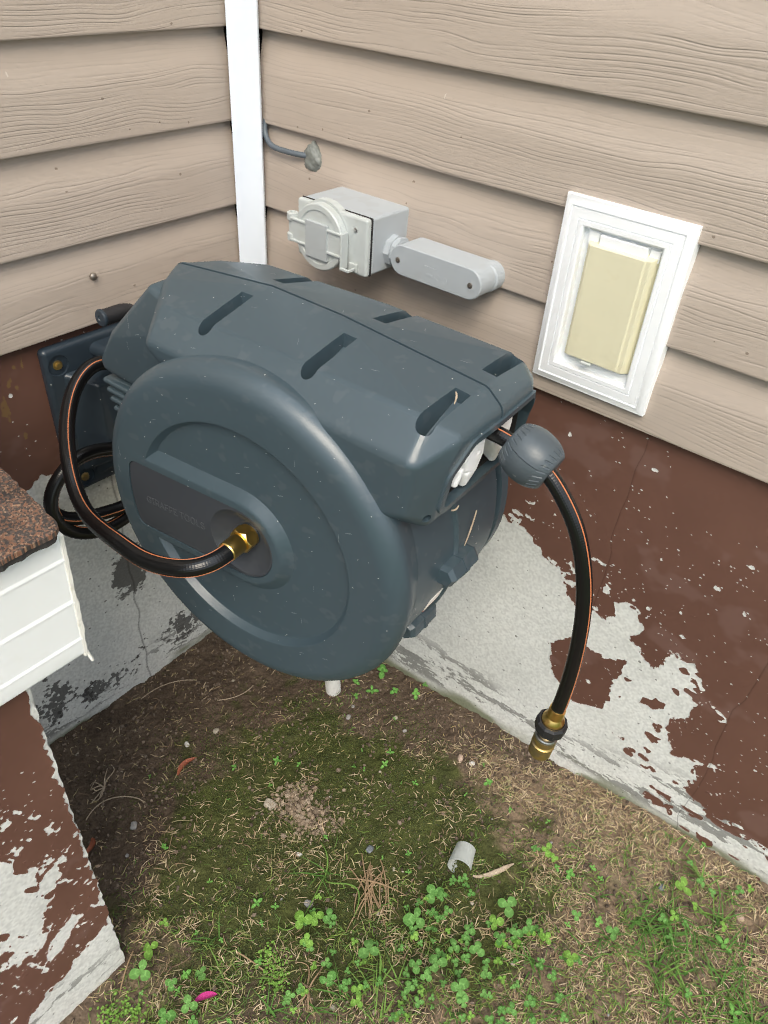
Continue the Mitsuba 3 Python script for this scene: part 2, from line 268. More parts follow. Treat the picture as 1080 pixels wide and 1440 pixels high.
bs('steel', {'type': 'twosided', 'bsdf': {'type': 'principled', 'base_color': {'type': 'rgb', 'value': [0.55, 0.55, 0.54]}, 'metallic': 1.0, 'roughness': 0.33}})
bs('dull_steel', {'type': 'twosided', 'bsdf': {'type': 'principled', 'base_color': {'type': 'rgb', 'value': [0.33, 0.29, 0.25]}, 'metallic': 0.9, 'roughness': 0.4}})
def ball_col(p, n, uv):
    c = mix((0.055, 0.070, 0.082), (0.07, 0.085, 0.096), fbm(p.x * 20, p.y * 20, p.z * 20))
    s = smoothstep(0.66, 0.70, fbm(p.x * 170, p.y * 170, p.z * 170, octaves=3)) * smoothstep(0.54, 0.60, fbm(p.x * 22 + 3, p.y * 22, p.z * 22))
    return mix(c, (0.48, 0.47, 0.40), s * 0.9)
princ('ball_plastic', proc(ball_col), 0.38, specular=0.5)
princ('white_nylon', (0.78, 0.79, 0.80), 0.35)
princ('sticker_white', (0.80, 0.74, 0.70), 0.4)
princ('sticker_red', (0.55, 0.10, 0.06), 0.4)
def trim_h(p, n, uv):
    a = (p.x + p.y) * 0.7; return -smoothstep(0.55, 0.75, noise(a * 420 + 3 * noise(p.z * 9, a * 60), p.z * 9, 1.0)) + 0.3 * noise(a * 700, p.z * 60)
princ('white_painted_board', proc(lambda p, n, uv: mix((0.70, 0.755, 0.83), (0.75, 0.80, 0.86), fbm(p.x * 30, p.y * 30, p.z * 6))), 0.4, proc(trim_h, eps=4e-4), 0.00025)
def dusty(base, dirt, amount, sc=45.0):
    return proc(lambda p, n, uv: mix(mix(base, tuple(0.93 * b for b in base), fbm(p.x * 12, p.y * 12, p.z * 12)), dirt, smoothstep(0.58, 0.70, fbm(p.x * sc, p.y * sc, p.z * sc, octaves=4)) * amount))
princ('white_vent_plastic', dusty((0.84, 0.86, 0.88), (0.66, 0.64, 0.60), 0.08), 0.35)
princ('cream_flap_plastic', dusty((0.68, 0.645, 0.465), (0.60, 0.55, 0.37), 0.25), 0.42)
princ('light_gray_plastic', dusty((0.37, 0.40, 0.42), (0.32, 0.33, 0.33), 0.25), 0.45)
princ('pale_lid_plastic', dusty((0.455, 0.485, 0.475), (0.39, 0.39, 0.35), 0.2), 0.42)
princ('gray_label', (0.37, 0.395, 0.40), 0.5)
princ('gasket_black', (0.02, 0.02, 0.02), 0.6)
princ('cable_gray', (0.10, 0.12, 0.14), 0.45)
def putty_h(p, n, uv): return fbm(p.x * 130, p.y * 130, p.z * 130, octaves=4)
princ('putty_gray', proc(lambda p, n, uv: mix((0.12, 0.13, 0.12), (0.24, 0.25, 0.23), fbm(p.x * 90, p.y * 90, p.z * 90))), 0.5, proc(putty_h, eps=5e-4), 0.002)
princ('fascia_white', dusty((0.80, 0.825, 0.82), (0.6, 0.6, 0.56), 0.08), 0.35)
princ('raw_edge_white', dusty((0.78, 0.77, 0.71), (0.45, 0.42, 0.35), 0.5), 0.5)
def shingle_col(p, n, uv):
    d, e, w = voronoi(p.x * 640 + 0.3 * p.z, p.y * 640); k = noise(p.x * 60, p.y * 60, 2.0)
    c = dr.select(w < 0.42, mi.Color3f(0.060, 0.050, 0.045), dr.select(w < 0.74, mi.Color3f(0.205, 0.105, 0.066), dr.select(w < 0.92, mi.Color3f(0.115, 0.085, 0.070), mi.Color3f(0.30, 0.195, 0.13))))
    return c * (0.7 + 0.6 * k)
def shingle_h(p, n, uv):
    d, e, w = voronoi(p.x * 640 + 0.3 * p.z, p.y * 640); return smoothstep(0.0, 0.35, e - d) * (0.5 + 0.5 * w)
princ('shingle_granules', proc(shingle_col), 0.75, proc(shingle_h, eps=4e-4), 0.0016, specular=0.3)
princ('shingle_edge', dusty((0.035, 0.033, 0.032), (0.10, 0.08, 0.07), 0.6, 150.0), 0.8)
princ('pvc_white', dusty((0.66, 0.66, 0.63), (0.35, 0.30, 0.22), 0.6), 0.45)
bs('clear_plastic', {'type': 'twosided', 'bsdf': {'type': 'principledthin', 'base_color': {'type': 'rgb', 'value': [0.72, 0.76, 0.75]}, 'roughness': 0.22, 'spec_trans': 0.18, 'diff_trans': 0.7, 'eta': 1.4}})
scene['clear_plastic'] = scene['clear_plastic']['bsdf']

# ground
def blobs(x, y, L, ex):
    s = 0.0
    for bx, by, r, a in L: s = s + a * ex(-((x - bx) * (x - bx) + (y - by) * (y - by)) / (r * r))
    return s
MOSS = [(0.30,-0.42,0.12,0.40),(0.36,-0.25,0.10,0.40),(0.52,-0.22,0.12,0.5),(0.45,-0.56,0.10,0.45),(0.88,-0.30,0.10,0.4),(0.45,-0.46,0.13,0.75),(0.57,-0.36,0.16,0.8),(0.68,-0.40,0.16,0.95),(0.78,-0.33,0.14,0.8),(0.66,-0.26,0.13,0.6),(0.60,-0.55,0.14,0.5),(0.40,-0.33,0.10,0.5),(0.80,-0.46,0.12,0.5),(0.50,-0.66,0.10,0.35),(0.62,-0.70,0.1,0.4)]
DRY = [(0.95,-0.12,0.16,0.9),(1.10,-0.08,0.2,1.0),(1.05,-0.28,0.18,0.8),(0.72,-0.10,0.10,0.55),(0.85,-0.14,0.1,0.6),(0.45,-0.58,0.12,0.55),(0.56,-0.74,0.12,0.6),(0.95,-0.42,0.14,0.6),(0.52,-0.50,0.1,0.5),(1.3,-0.5,0.5,0.8),(0.75,-0.55,0.14,0.4)]
PALE = [(0.499,-0.379,0.045,1.1),(0.37,-0.30,0.05,0.45),(0.40,-0.13,0.05,0.4),(0.70,-0.19,0.06,0.4),(1.03,-0.14,0.05,0.5),(0.53,-0.30,0.04,0.4)]
def ground_z0(x): return 0.11 * np.clip(x, -0.3, 1.3)
def ground_col(p, n, uv):
    x, y = p.x, p.y; w = fbm(x * 14, y * 14, 2.0, octaves=4) - 0.5; w2 = fbm(x * 55, y * 55, 7.0, octaves=3) - 0.5
    c = mix((0.066, 0.047, 0.034), (0.125, 0.092, 0.066), fbm(x * 25, y * 25, 1.0, octaves=4))
    d = blobs(x, y, DRY, dr.exp) + w * 1.2 + w2 * 0.6
    c = mix(c, (0.215, 0.158, 0.105), smoothstep(0.35, 0.8, d) * 0.75)
    d = blobs(x, y, PALE, dr.exp) + w * 0.8 + w2 * 0.8
    c = mix(c, (0.27, 0.205, 0.145), smoothstep(0.4, 0.7, d) * 0.9)
    m = blobs(x, y, MOSS, dr.exp) + w * 1.6 + w2 * 0.7
    g = mix((0.028, 0.038, 0.011), (0.068, 0.083, 0.021), fbm(x * 40, y * 40, 4.0))
    c = mix(c, g, smoothstep(0.28, 0.85, m) * 0.9)
    far = smoothstep(1.6, 2.2, dr.sqrt(x * x + y * y)); c = mix(c, (0.06, 0.09, 0.025), far)
    return c * (0.72 + 0.56 * noise(x * 420, y * 420, 1.0))
def ground_h(p, n, uv): return fbm(p.x * 160, p.y * 160, p.z * 160, octaves=3)
princ('soil', proc(ground_col), 0.9, proc(ground_h, eps=5e-4), 0.0035, specular=0.15)
def tint(name, rough=0.7, **kw): return princ(name, {'type': 'mesh_attribute', 'name': 'vertex_color'}, rough, **kw)
tint('straw_fibre'); tint('moss_fibre', 0.8); tint('crumb_soil', 0.9)
def leaf_col(base, tip):
    return proc(lambda p, n, uv: mix(mix(base, tip, noise(p.x * 45, p.y * 45, 3.0)), tuple(min(1, 1.55 * t + 0.03) for t in tip), dr.exp(-dr.square((uv.y - 0.50 + dr.abs(uv.x - 0.5) * 0.45) / 0.08)) * 0.45 + 0.25 * dr.exp(-dr.square((uv.x - 0.5) / 0.03))))
for nm, b_, t_ in (('clover_green', (0.088, 0.220, 0.052), (0.165, 0.335, 0.095)), ('clover_lime', (0.150, 0.300, 0.050), (0.220, 0.390, 0.085)), ('seedling_green', (0.120, 0.310, 0.070), (0.190, 0.400, 0.095))):
    bs(nm, {'type': 'principledthin', 'base_color': leaf_col(b_, t_), 'roughness': 0.5, 'diff_trans': 0.55, 'spec_trans': 0.0, 'eta': 1.4})
for nm, b_ in (('grass_green', (0.11, 0.23, 0.055)), ('grass_lime', (0.18, 0.31, 0.075)), ('petal_pink', (0.55, 0.06, 0.25))):
    bs(nm, {'type': 'principledthin', 'base_color': {'type': 'rgb', 'value': list(b_)}, 'roughness': 0.45, 'diff_trans': 0.5, 'spec_trans': 0.0, 'eta': 1.4})
princ('stem_green', (0.12, 0.20, 0.045), 0.5)
princ('dry_stem', (0.30, 0.205, 0.12), 0.7)
princ('red_leaf', (0.28, 0.085, 0.045), 0.6)
princ('weathered_stick', proc(lambda p, n, uv: mix((0.30, 0.23, 0.16), (0.45, 0.37, 0.28), noise(p.x * 300, p.y * 300, p.z * 90))), 0.75)
def stone(name, a, b): princ(name, proc(lambda p, n, uv: mix(a, b, fbm(p.x * 130, p.y * 130, p.z * 130, octaves=4))), 0.7)
stone('stone_buff', (0.27, 0.23, 0.18), (0.40, 0.36, 0.29)); stone('stone_gray', (0.22, 0.21, 0.20), (0.34, 0.33, 0.32)); stone('stone_blue', (0.10, 0.115, 0.135), (0.17, 0.185, 0.20))
stone('stone_white', (0.50, 0.48, 0.45), (0.62, 0.60, 0.57)); stone('stone_pink', (0.34, 0.24, 0.18), (0.45, 0.34, 0.27)); stone('stone_brown', (0.13, 0.09, 0.07), (0.22, 0.16, 0.12))

# ---------------------------------------------------------------- ground
def axis_steps(lo, hi, fine, far):
    mid = np.arange(lo, hi, fine); g = fine * 1.35 ** np.arange(1, 60); g = np.cumsum(g); g = g[g < far]
    return np.r_[lo - g[::-1], mid, hi - fine + g]
def ground_h_np(x, y):
    p = np.stack([x, y, 0 * x], -1)
    z = ground_z0(x) + 0.020 * (meshkit.fbm(p * 5, 3, 1) - 0.5) + 0.010 * (meshkit.fbm(p * 22, 3, 2) - 0.5)
    crumb = meshkit.fbm(p * 95, 3, 3) - 0.5; soft = blobs(x, y, MOSS, np.exp)
    z = z + crumb * (0.0095 - 0.003 * np.clip(soft, 0, 1))
    pal = np.clip(blobs(x, y, PALE[:1], np.exp), 0, 1); z = z + pal * (0.004 + 0.010 * np.abs(meshkit.fbm(p * 70, 2, 5) - 0.5))
    r = np.hypot(np.maximum(np.abs(x) - 1.6, 0), np.maximum(np.abs(y) - 1.4, 0)); return z * np.exp(-r * 0.6) + 0.0
gx, gy = axis_steps(-0.02, 1.36, 0.0034, 60), axis_steps(-1.02, 0.03, 0.0034, 60)
GX, GY = np.meshgrid(gx, gy)
scene['ground'] = mikit.ply(grid_mesh(GX, GY, ground_h_np(GX, GY)), 'soil', smooth=True); labels['ground'] = {'label': 'mossy brown soil with patches of dry grass at the house corner', 'kind': 'structure', 'category': 'ground'}
def gz(x, y): return float(ground_h_np(np.array([x]), np.array([y]))[0])

# ---------------------------------------------------------------- house walls
def panel_profile(H, k):
    j = 0.0006 * math.sin(3.1 * k)
    o = [(0.0040, 0.0022), (0.0128, 0.0004), (0.0150, 0.0002), (0.0158, 0.0012), (0.0160, 0.004), (0.0150, 0.035), (0.0138, 0.066), (0.0130, 0.0725), (0.0117, 0.080), (0.0096, 0.089), (0.0068, 0.101), (0.0040, 0.117), (0.0028, 0.1275), (0.0026, 0.134)]
    o = np.array(o) + [j, H]
    t = np.gradient(o, axis=0); n = np.c_[-t[:, 1], t[:, 0]] / np.linalg.norm(t, axis=1, keepdims=True)
    return np.vstack([o, (o + 0.0011 * n)[::-1]])
courses = [SIDING_H[3] - 0.0001] + [SIDING_H[2] + 0.127 * k for k in range(13)]
def siding(wall, axis, c0, c1):
    for k, H in enumerate(courses):
        pr = panel_profile(H, k)
        xs = np.r_[np.linspace(c0, c1, 26)]
        v = []
        for s in xs:
            w = 0.0012 * math.sin(s * 5.3 + k * 2.1) if abs(s) < 1.4 else 0.0
            q = pr + [w, 0.0]
            v.append(np.c_[np.full(len(q), s), -q[:, 0], q[:, 1]] if axis == 0 else np.c_[q[:, 0], np.full(len(q), s), q[:, 1]])
        n = len(pr); v = np.vstack(v); f = []
        for i in range(len(xs) - 1):
            for j in range(n):
                a, b = i * n + j, i * n + (j + 1) % n; f += [[a, b, b + n], [a, b + n, a + n]]
        m = trimesh.Trimesh(v, f, process=False)
        half = n // 2
        cap = [[j, j + 1, n - 2 - j] for j in range(half - 1)] + [[j, n - 2 - j, n - 1 - j] for j in range(half)]
        cap = [[q for q in t] for t in cap if len(set(t)) == 3]
        e = (len(xs) - 1) * n
        m = trimesh.Trimesh(v, np.vstack([m.faces, cap, np.array(cap)[:, ::-1] + e]), process=False); m.fix_normals()
        obj('siding_panel', m, 'siding_vinyl', wall, smooth=35)
wr = thing('house_wall', 'tan siding wall on the right, carrying the white framed vent', 'wall')
siding(wr, 0, 0.046, 4.0)
obj('foundation', tri(box((-0.2, 0.0, -0.4), (4.0, 0.2, 0.845))), 'right_foundation_concrete', wr, smooth=False, label='pale concrete foundation, bare where the paint has peeled')
pk = obj('paint_coat', cat([paint_sheet(bare_right, 0.20, 1.40, 0.02, 0.835, 0.0017, 0.0004, 0.0010, lambda a, z, h: np.c_[a, -h, z]), tri(box((1.4, -0.0004, 0.215), (4.0, 0.001, 0.835))), tri(box((-0.1, -0.0004, 0.60), (0.2, 0.001, 0.835)))]), 'right_brown_paint', wr, smooth=False, label='flaking brown paint over the pale concrete'); labels[pk]['kind'] = 'stuff'
obj('sheathing', tri(box((-0.2, 0.004, 0.846), (4.0, 0.15, 2.62))), 'gasket_black', wr, smooth=False)
wl = thing('house_wall', 'tan siding wall on the left, behind the dark reel bracket', 'wall')
siding(wl, 1, -4.0, -0.040)
obj('foundation', tri(box((-0.2, -4.0, -0.4), (0.0, -0.001, 0.844))), 'left_foundation_concrete', wl, smooth=False, label='stained bare gray concrete foundation')
pk = obj('paint_coat', cat([paint_sheet(bare_left, -0.88, -0.10, 0.50, 0.835, 0.0020, 0.0004, 0.0009, lambda a, z, h: np.c_[h, a, z]), tri(box((-0.001, -4.0, 0.59), (0.0004, -0.88, 0.835))), tri(box((-0.001, -0.10, 0.62), (0.0004, 0.0, 0.835)))]), 'left_brown_paint', wl, smooth=False, label='dark brown paint along the top of the foundation'); labels[pk]['kind'] = 'stuff'
obj('sheathing', tri(box((-0.15, -4.0, 0.847), (-0.004, 0.0, 2.61))), 'gasket_black', wl, smooth=False)
ct = thing('corner_board', 'narrow white painted board standing in the inside corner of the siding', 'trim')
d45 = np.array([0.78, 0.63, 0.0]); n45 = np.array([0.63, -0.78, 0.0]); a0 = np.array([0.0295, -0.0568, 0.0])
bp = [a0 - n45 * 0.012, a0 + d45 * 0.0438 - n45 * 0.012, a0 + d45 * 0.0438, a0]
zz = np.array([0, 0, 1.0])
obj('board', tri(hull_spheres([b + n45 * 0.0 + zz * h for b in bp for h in (0.832, 2.6)], 0.0010, 8)), 'white_painted_board', ct)
obj('backing', tri(box((0.002, -0.030, 0.84), (0.040, -0.004, 2.59))), 'gasket_black', ct, smooth=False)

# ---------------------------------------------------------------- low roofed structure at the left
bk = thing('bulkhead', 'low brown concrete structure at the left with white fascia and shingle roof', 'bulkhead')
def chipped(lo, hi):
    m = tri(Manifold.cube(tuple(np.subtract(hi, lo))).translate(tuple(lo)).refine_to_length(0.011)); v = m.vertices.copy()
    e = (v[:, 0] > hi[0] - 0.03) & (v[:, 1] > hi[1] - 0.03)
    nz = meshkit.fbm(np.c_[v[:, 2] * 55, v[:, 2] * 3, 0 * v[:, 2]], 3, 9) - 0.42
    near = np.clip(1 - np.minimum(hi[0] - v[:, 0], hi[1] - v[:, 1]) / 0.02, 0, 1) * e
    corner = e & (v[:, 0] > hi[0] - 1e-4) & (v[:, 1] > hi[1] - 1e-4)
    v[corner, 0] -= np.abs(nz[corner]) * 0.010; v[corner, 1] -= np.abs(nz[corner]) * 0.012 + 0.001
    bow = np.clip((0.22 - v[:, 2]) / 0.2, 0, 1); return trimesh.Trimesh(v, m.faces, process=False)
obj('foundation', cat([chipped((0.30, -1.30, -0.2), (0.468, -0.745, 0.735)), tri(box((0.001, -4.0, -0.2), (0.4675, -1.3005, 0.735))), tri(box((0.001, -1.30, -0.2), (0.2995, -0.7455, 0.735)))]), 'step_concrete', bk, smooth=25)
pk = obj('paint_coat', cat([paint_sheet(bare_step, -1.05, -0.7465, -0.02, 0.735, 0.0015, 0.0004, 0.0010, lambda a, z, h: np.c_[0.468 + h, a, z]), tri(box((0.467, -4.0, 0.1), (0.4684, -1.05, 0.735)))]), 'step_brown_paint', bk, smooth=False, label='brown paint flaked off in large pale patches'); labels[pk]['kind'] = 'stuff'
obj('roof_box', tri(box((0.001, -4.0, 0.7355), (0.466, -0.700, 0.884))), 'fascia_white', bk, smooth=False)
fp = [(0.468, 0.7315), (0.4835, 0.7310), (0.4845, 0.734), (0.4842, 0.7500), (0.4850, 0.7512), (0.4850, 0.7530), (0.4838, 0.756), (0.4838, 0.8015), (0.4848, 0.8028), (0.4848, 0.8045), (0.4835, 0.8080), (0.4835, 0.8555), (0.4846, 0.8568), (0.4846, 0.8585), (0.4833, 0.8615), (0.4833, 0.8910), (0.468, 0.8915)]
def ext_y(poly, y0, y1):
    c = Manifold.extrude(CrossSection([np.array([(a, b) for a, b in poly])]), y1 - y0)    # x, z, length
    return c.transform(np.array([[1, 0, 0, 0], [0, 0, -1, y1], [0, 1, 0, 0]], float))
def shear(m):
    v = m.vertices.copy(); e = v[:, 1] > -1.0; v[e, 1] += 0.006 * (v[e, 2] - 0.731) / 0.16; return trimesh.Trimesh(v, m.faces, process=False)
fa = obj('fascia', shear(tri(ext_y(fp, -4.0, -0.6885))), 'fascia_white', bk, smooth=20, label='white ribbed metal fascia')
st = []
zs = np.arange(0.727, 0.890, 0.004); wj = 0.0022 + 0.0050 * np.abs(meshkit.fbm(np.c_[zs * 60, 0 * zs, 0 * zs], 3, 5) - 0.35)
for q in range(len(zs) - 1): st.append(tri(hull_spheres([(x_, y_, z_) for z_, w_ in ((zs[q], wj[q]), (zs[q + 1], wj[q + 1])) for x_, y_ in ((0.4755, -0.6892), (0.4838, -0.6892), (0.4755, -0.6888 + w_), (0.4838, -0.6888 + w_))], 0.0009, 6)))
st.append(tri(hull_spheres([(0.482, -0.686, 0.731), (0.485, -0.683, 0.7165), (0.4835, -0.6845, 0.722)], 0.0018, 8)))
obj('cut_edge', shear(cat(st)), 'raw_edge_white', bk, label='ragged cut end of the white fascia')
def roof_poly(off, seed, amp):
    r = np.random.default_rng(seed); pts = []
    for y in np.arange(-3.9, -0.70, 0.006): pts.append((0.4985 - off + amp * r.normal(), y))
    for t in np.linspace(0, np.pi / 2, 7): pts.append((0.4985 - off - 0.012 + 0.012 * math.cos(t), -0.6965 + 0.012 * math.sin(t) - off * math.sin(t)))
    for x in np.arange(0.48, 0.02, -0.006): pts.append((x, -0.6845 - off + amp * r.normal()))
    return pts + [(0.012, -0.6845 - off), (0.012, -3.9)]
def slope_slab(poly, z0, z1):
    m = Manifold.extrude(CrossSection([np.array(poly)]), z1 - z0)
    return m.warp_batch(lambda v: np.c_[v[:, 0], v[:, 1], v[:, 2] + z0 + 0.19 * (0.4985 - v[:, 0])])
sh = obj('shingle_roof', tri(slope_slab(roof_poly(0.0, 3, 0.0007), 0.9010, 0.9060)), 'shingle_granules', bk, smooth=20, label='rusty brown granule shingle roof')
obj('felt_edge', tri(slope_slab(roof_poly(0.0025, 4, 0.0012), 0.8925, 0.9005)), 'shingle_edge', bk, smooth=20, label='dark layered edge under the shingles')

# ---------------------------------------------------------------- vent on the right wall
def frame_ring(x0, x1, z0, z1, prof, y):
    """Mitred rectangular ring: prof is a list of (inset, proud) points, outside to inside."""
    n = len(prof); v, f = [], []
    for i, d in prof: v += [(x0 + i, y - d, z0 + i), (x1 - i, y - d, z0 + i), (x1 - i, y - d, z1 - i), (x0 + i, y - d, z1 - i)]
    for k in range(n - 1):
        for j in range(4):
            a, b = 4 * k + j, 4 * k + (j + 1) % 4; f += [[a, b, b + 4], [a, b + 4, a + 4]]
    return trimesh.Trimesh(v, f, process=False)
vt = thing('wall_vent', 'white framed exhaust vent with a cream flap on the right siding', 'vent')
VX0, VX1, VZ0, VZ1 = 0.6005, 0.7690, 0.8565, 1.1020; VY = -0.006
obj('frame', frame_ring(VX0, VX1, VZ0, VZ1, [(0, 0), (0, 0.0160), (0.0006, 0.0170), (0.0030, 0.0176), (0.0100, 0.0215), (0.0110, 0.0215), (0.0118, 0.0198), (0.0125, 0.0198), (0.0130, 0.0208), (0.0232, 0.0222), (0.0240, 0.0206), (0.0247, 0.0206), (0.0252, 0.0226), (0.0305, 0.0230), (0.0322, 0.0218), (0.0322, 0.006)], VY), 'white_vent_plastic', vt, smooth=25)
obj('recess', tri(box((VX0 + 0.0318, -0.0175, VZ0 + 0.0318), (VX1 - 0.0318, -0.0165, VZ1 - 0.0318))), 'white_vent_plastic', vt, smooth=False)
obj('hinge_plate', cat([tri(rbox((0.657, -0.0275, 1.0500), (0.7185, -0.0170, 1.0655), 0.001)), tri(rbox((0.6400, -0.0240, 1.0500), (0.6540, -0.0170, 1.0680), 0.001)), tri(rbox((0.7205, -0.0230, 1.0500), (0.7335, -0.0170, 1.0640), 0.001))]), 'white_vent_plastic', vt)
def wedge(x0, x1, z0, z1, ybt, ytt, yf, bev):
    pts = [(x0, ytt, z1), (x1, ytt, z1), (x0, ybt, z0), (x1, ybt, z0)]
    fr = [(x0 + bev[0], yf, z1 - bev[2]), (x1 - bev[1], yf, z1 - bev[2]), (x0 + bev[0], yf, z0 + bev[3]), (x1 - bev[1], yf, z0 + bev[3])]
    return hull_spheres(pts + fr, 0.0009, 8)
fl = obj('flap', tri(wedge(0.6415, 0.7330, 0.9060, 1.0565, -0.0165, -0.0165, -0.0320, (0.0075, 0.0130, 0.0050, 0.0015))), 'cream_flap_plastic', vt, smooth=20, label='yellowed cream flap')
obj('side_panel', tri(wedge(0.7195, 0.7350, 0.9050, 1.0570, -0.0165, -0.0165, -0.0300, (0.0004, 0.0080, 0.0050, 0.0015))), 'cream_flap_plastic', vt, smooth=20)
obj('side_panel', tri(wedge(0.6400, 0.6500, 0.9055, 1.0560, -0.0165, -0.0165, -0.0298, (0.0060, 0.0004, 0.0040, 0.0015))), 'cream_flap_plastic', vt, smooth=20)
obj('pull_tab', tri(rbox((0.6720, -0.0360, 0.9020), (0.6860, -0.026, 0.9054), 0.001)), 'pale_lid_plastic', fl)

# ---------------------------------------------------------------- power inlet box
pb = thing('power_inlet_box', 'light gray outdoor power inlet box with round flip lid', 'electrical box')
obj('box', tri(rbox((0.2190, -0.0925, 0.9420), (0.3535, -0.006, 1.0230), 0.004)), 'light_gray_plastic', pb)
obj('gasket', tri(rbox((0.2186, -0.0945, 0.9414), (0.3540, -0.0921, 1.0236), 0.001)), 'gasket_black', pb)
fc = rbox((0.2185, -0.1050, 0.9415), (0.3540, -0.0943, 1.0235), 0.004) + prism(ngon(48, 0.0475), 0, 0.012, (0.2745, -0.0942, 0.985), (0, -1, 0))
obj('face_plate', tri(fc), 'pale_lid_plastic', pb)
LC = np.array([0.2735, -0.1050, 0.982])
lid = lathe([(0, 0), (0.0455, 0), (0.0470, 0.002), (0.0470, 0.012), (0.0455, 0.0138), (0.0385, 0.0140), (0.0370, 0.0120), (0.0, 0.0120)], LC, (0, -1, 0), 64)
lid = lid + rbox(LC + (-0.054, -0.0145, -0.0175), LC + (-0.015, -0.002, 0.0165), 0.0015) + rbox(LC + (0.010, -0.0145, -0.0175), LC + (0.0480, -0.002, 0.0165), 0.0015)
for z_ in (0.0135, -0.0175): lid = lid + rbox(LC + (-0.054, -0.0170, z_), LC + (0.0490, -0.012, z_ + 0.0035), 0.001)
ld = obj('lid', tri(lid), 'pale_lid_plastic', pb, label='round pale flip lid')
lb = obj('label', tri(rbox(LC + (-0.0225, -0.0175, -0.030), LC + (0.0195, -0.0120, 0.0215), 0.0008)), 'gray_label', ld)
hg = []
for z_ in (0.008, -0.0215): hg.append(tri(lathe([(0, 0), (0.0075, 0), (0.0085, 0.001), (0.0085, 0.010), (0.0075, 0.011), (0.0035, 0.011), (0.0035, 0.008), (0, 0.008)], LC + (-0.0560, -0.0085, z_ + 0.003), (0, 0, 1), 24)))
hg.append(tri(rbox(LC + (-0.0620, -0.012, -0.0200), LC + (-0.0470, -0.001, 0.0200), 0.002)))
obj('hinge', cat(hg), 'pale_lid_plastic', pb)
obj('latch', cat([tri(rbox(LC + (0.0465, -0.0185, -0.0330), LC + (0.0495, -0.0040, 0.0180), 0.0008)), tri(rbox(LC + (0.0465, -0.0190, -0.0330), LC + (0.0640, -0.0150, -0.0290), 0.0008)), tri(rbox(LC + (0.0610, -0.0190, -0.0330), LC + (0.0640, -0.0040, -0.0290), 0.0008)), tri(rbox(LC + (0.0505, -0.0035, -0.0360), LC + (0.0660, 0.0, -0.0240), 0.001))]), 'pale_lid_plastic', pb)
for x_, z_ in ((0.3330, 1.0050), (0.3330, 0.9520)):
    obj('screw', tri(lathe([(0, 0), (0.0038, 0), (0.0034, 0.0014), (0.0009, 0.0017), (0.0009, 0.001), (0, 0.001)], (x_, -0.1049, z_), (0, -1, 0), 20)), 'steel', pb)
# conduit elbow body with its cover
cb = thing('conduit_body', 'long gray conduit fitting with rounded cover beside the inlet box', 'conduit fitting')
def stadium(x0, x1, zc, r, n=16):
    a = np.linspace(-np.pi / 2, np.pi / 2, n); return [(x1 - r + r * math.cos(t), zc + r * math.sin(t)) for t in a] + [(x0 + r - r * math.cos(t), zc - r * math.sin(t)) for t in a]
def ext_front(poly, y_back, y_front, ch=0.0):
    m = lambda p, d, y: Manifold.extrude(CrossSection([np.array(p)]).offset(-d, mi_join) if d else CrossSection([np.array(p)]), 1e-4).transform(np.array([[1, 0, 0, 0], [0, 0, -1, y], [0, 1, 0, 0]], float))
    return Manifold.batch_hull([m(poly, 0, y_back), m(poly, 0, y_front + ch), m(poly, ch, y_front)])
mi_join = manifold3d.JoinType.Round
SB = stadium(0.3690, 0.5260, 0.9695, 0.0215)
obj('body', tri(ext_front(stadium(0.3695, 0.5255, 0.9695, 0.0210), -0.020, -0.0665, 0.001) + lathe([(0, 0), (0.018, 0), (0.018, 0.013), (0.0165, 0.014), (0, 0.014)], (0.359, -0.046, 0.970), (1, 0, 0), 32) + lathe([(0, 0), (0.020, 0), (0.020, 0.032), (0.018, 0.034), (0, 0.034)], (0.5085, 0.0, 0.9695), (0, -1, 0), 32)), 'light_gray_plastic', cb)
cv_ = obj('cover', tri(ext_front(SB, -0.0662, -0.0700, 0.0012)), 'light_gray_plastic', cb)
for x_ in (0.3835, 0.5085):
    obj('screw', tri(lathe([(0, 0), (0.0042, 0), (0.0038, 0.0012), (0.0012, 0.0016), (0.0012, 0.0006), (0, 0.0006)], (x_, -0.0699, 0.9685), (0, -1, 0), 20)), 'dull_steel', cb)
def lettering(text, h, origin, xdir, ydir, depth):
    m = meshkit.text_mesh(text, h, depth); x, y = np.asarray(xdir, float), np.asarray(ydir, float); M = np.eye(4); M[:3, 0], M[:3, 1], M[:3, 2], M[:3, 3] = x, y, np.cross(x, y), origin
    m = m.copy(); m.apply_transform(M); return m
lt = np.array([1, 0, -0.02]); lt /= np.linalg.norm(lt); up_ = np.array([0.02, 0, 1]); up_ /= np.linalg.norm(up_)
obj('embossing', cat([tri(rbox((0.430, -0.0706, 0.9735), (0.452, -0.0699, 0.9742), 0.0003, 6)), tri(lathe([(0.0030, 0), (0.0042, 0), (0.0042, 0.0006), (0.0030, 0.0006)], (0.456, -0.0699, 0.9625), (0, -1, 0), 20)), tri(lathe([(0.0030, 0), (0.0042, 0), (0.0042, 0.0006), (0.0030, 0.0006)], (0.467, -0.0699, 0.9620), (0, -1, 0), 20)), tri(rbox((0.434, -0.0706, 0.9605), (0.447, -0.0699, 0.9645), 0.0003, 6))]), 'light_gray_plastic', cv_)
obj('lock_nut', tri(place(Manifold.extrude(CrossSection([np.array(ngon(8, 0.0225))]), 0.010), (0.3535, -0.046, 0.970), (1, 0, 0)) + lathe([(0, 0.0), (0.0195, 0.0), (0.0195, 0.019), (0, 0.019)], (0.3535, -0.046, 0.970), (1, 0, 0), 32) + place(Manifold.extrude(CrossSection([np.array(ngon(8, 0.0215, 0.2))]), 0.0065), (0.3650, -0.046, 0.970), (1, 0, 0))), 'light_gray_plastic', cb)

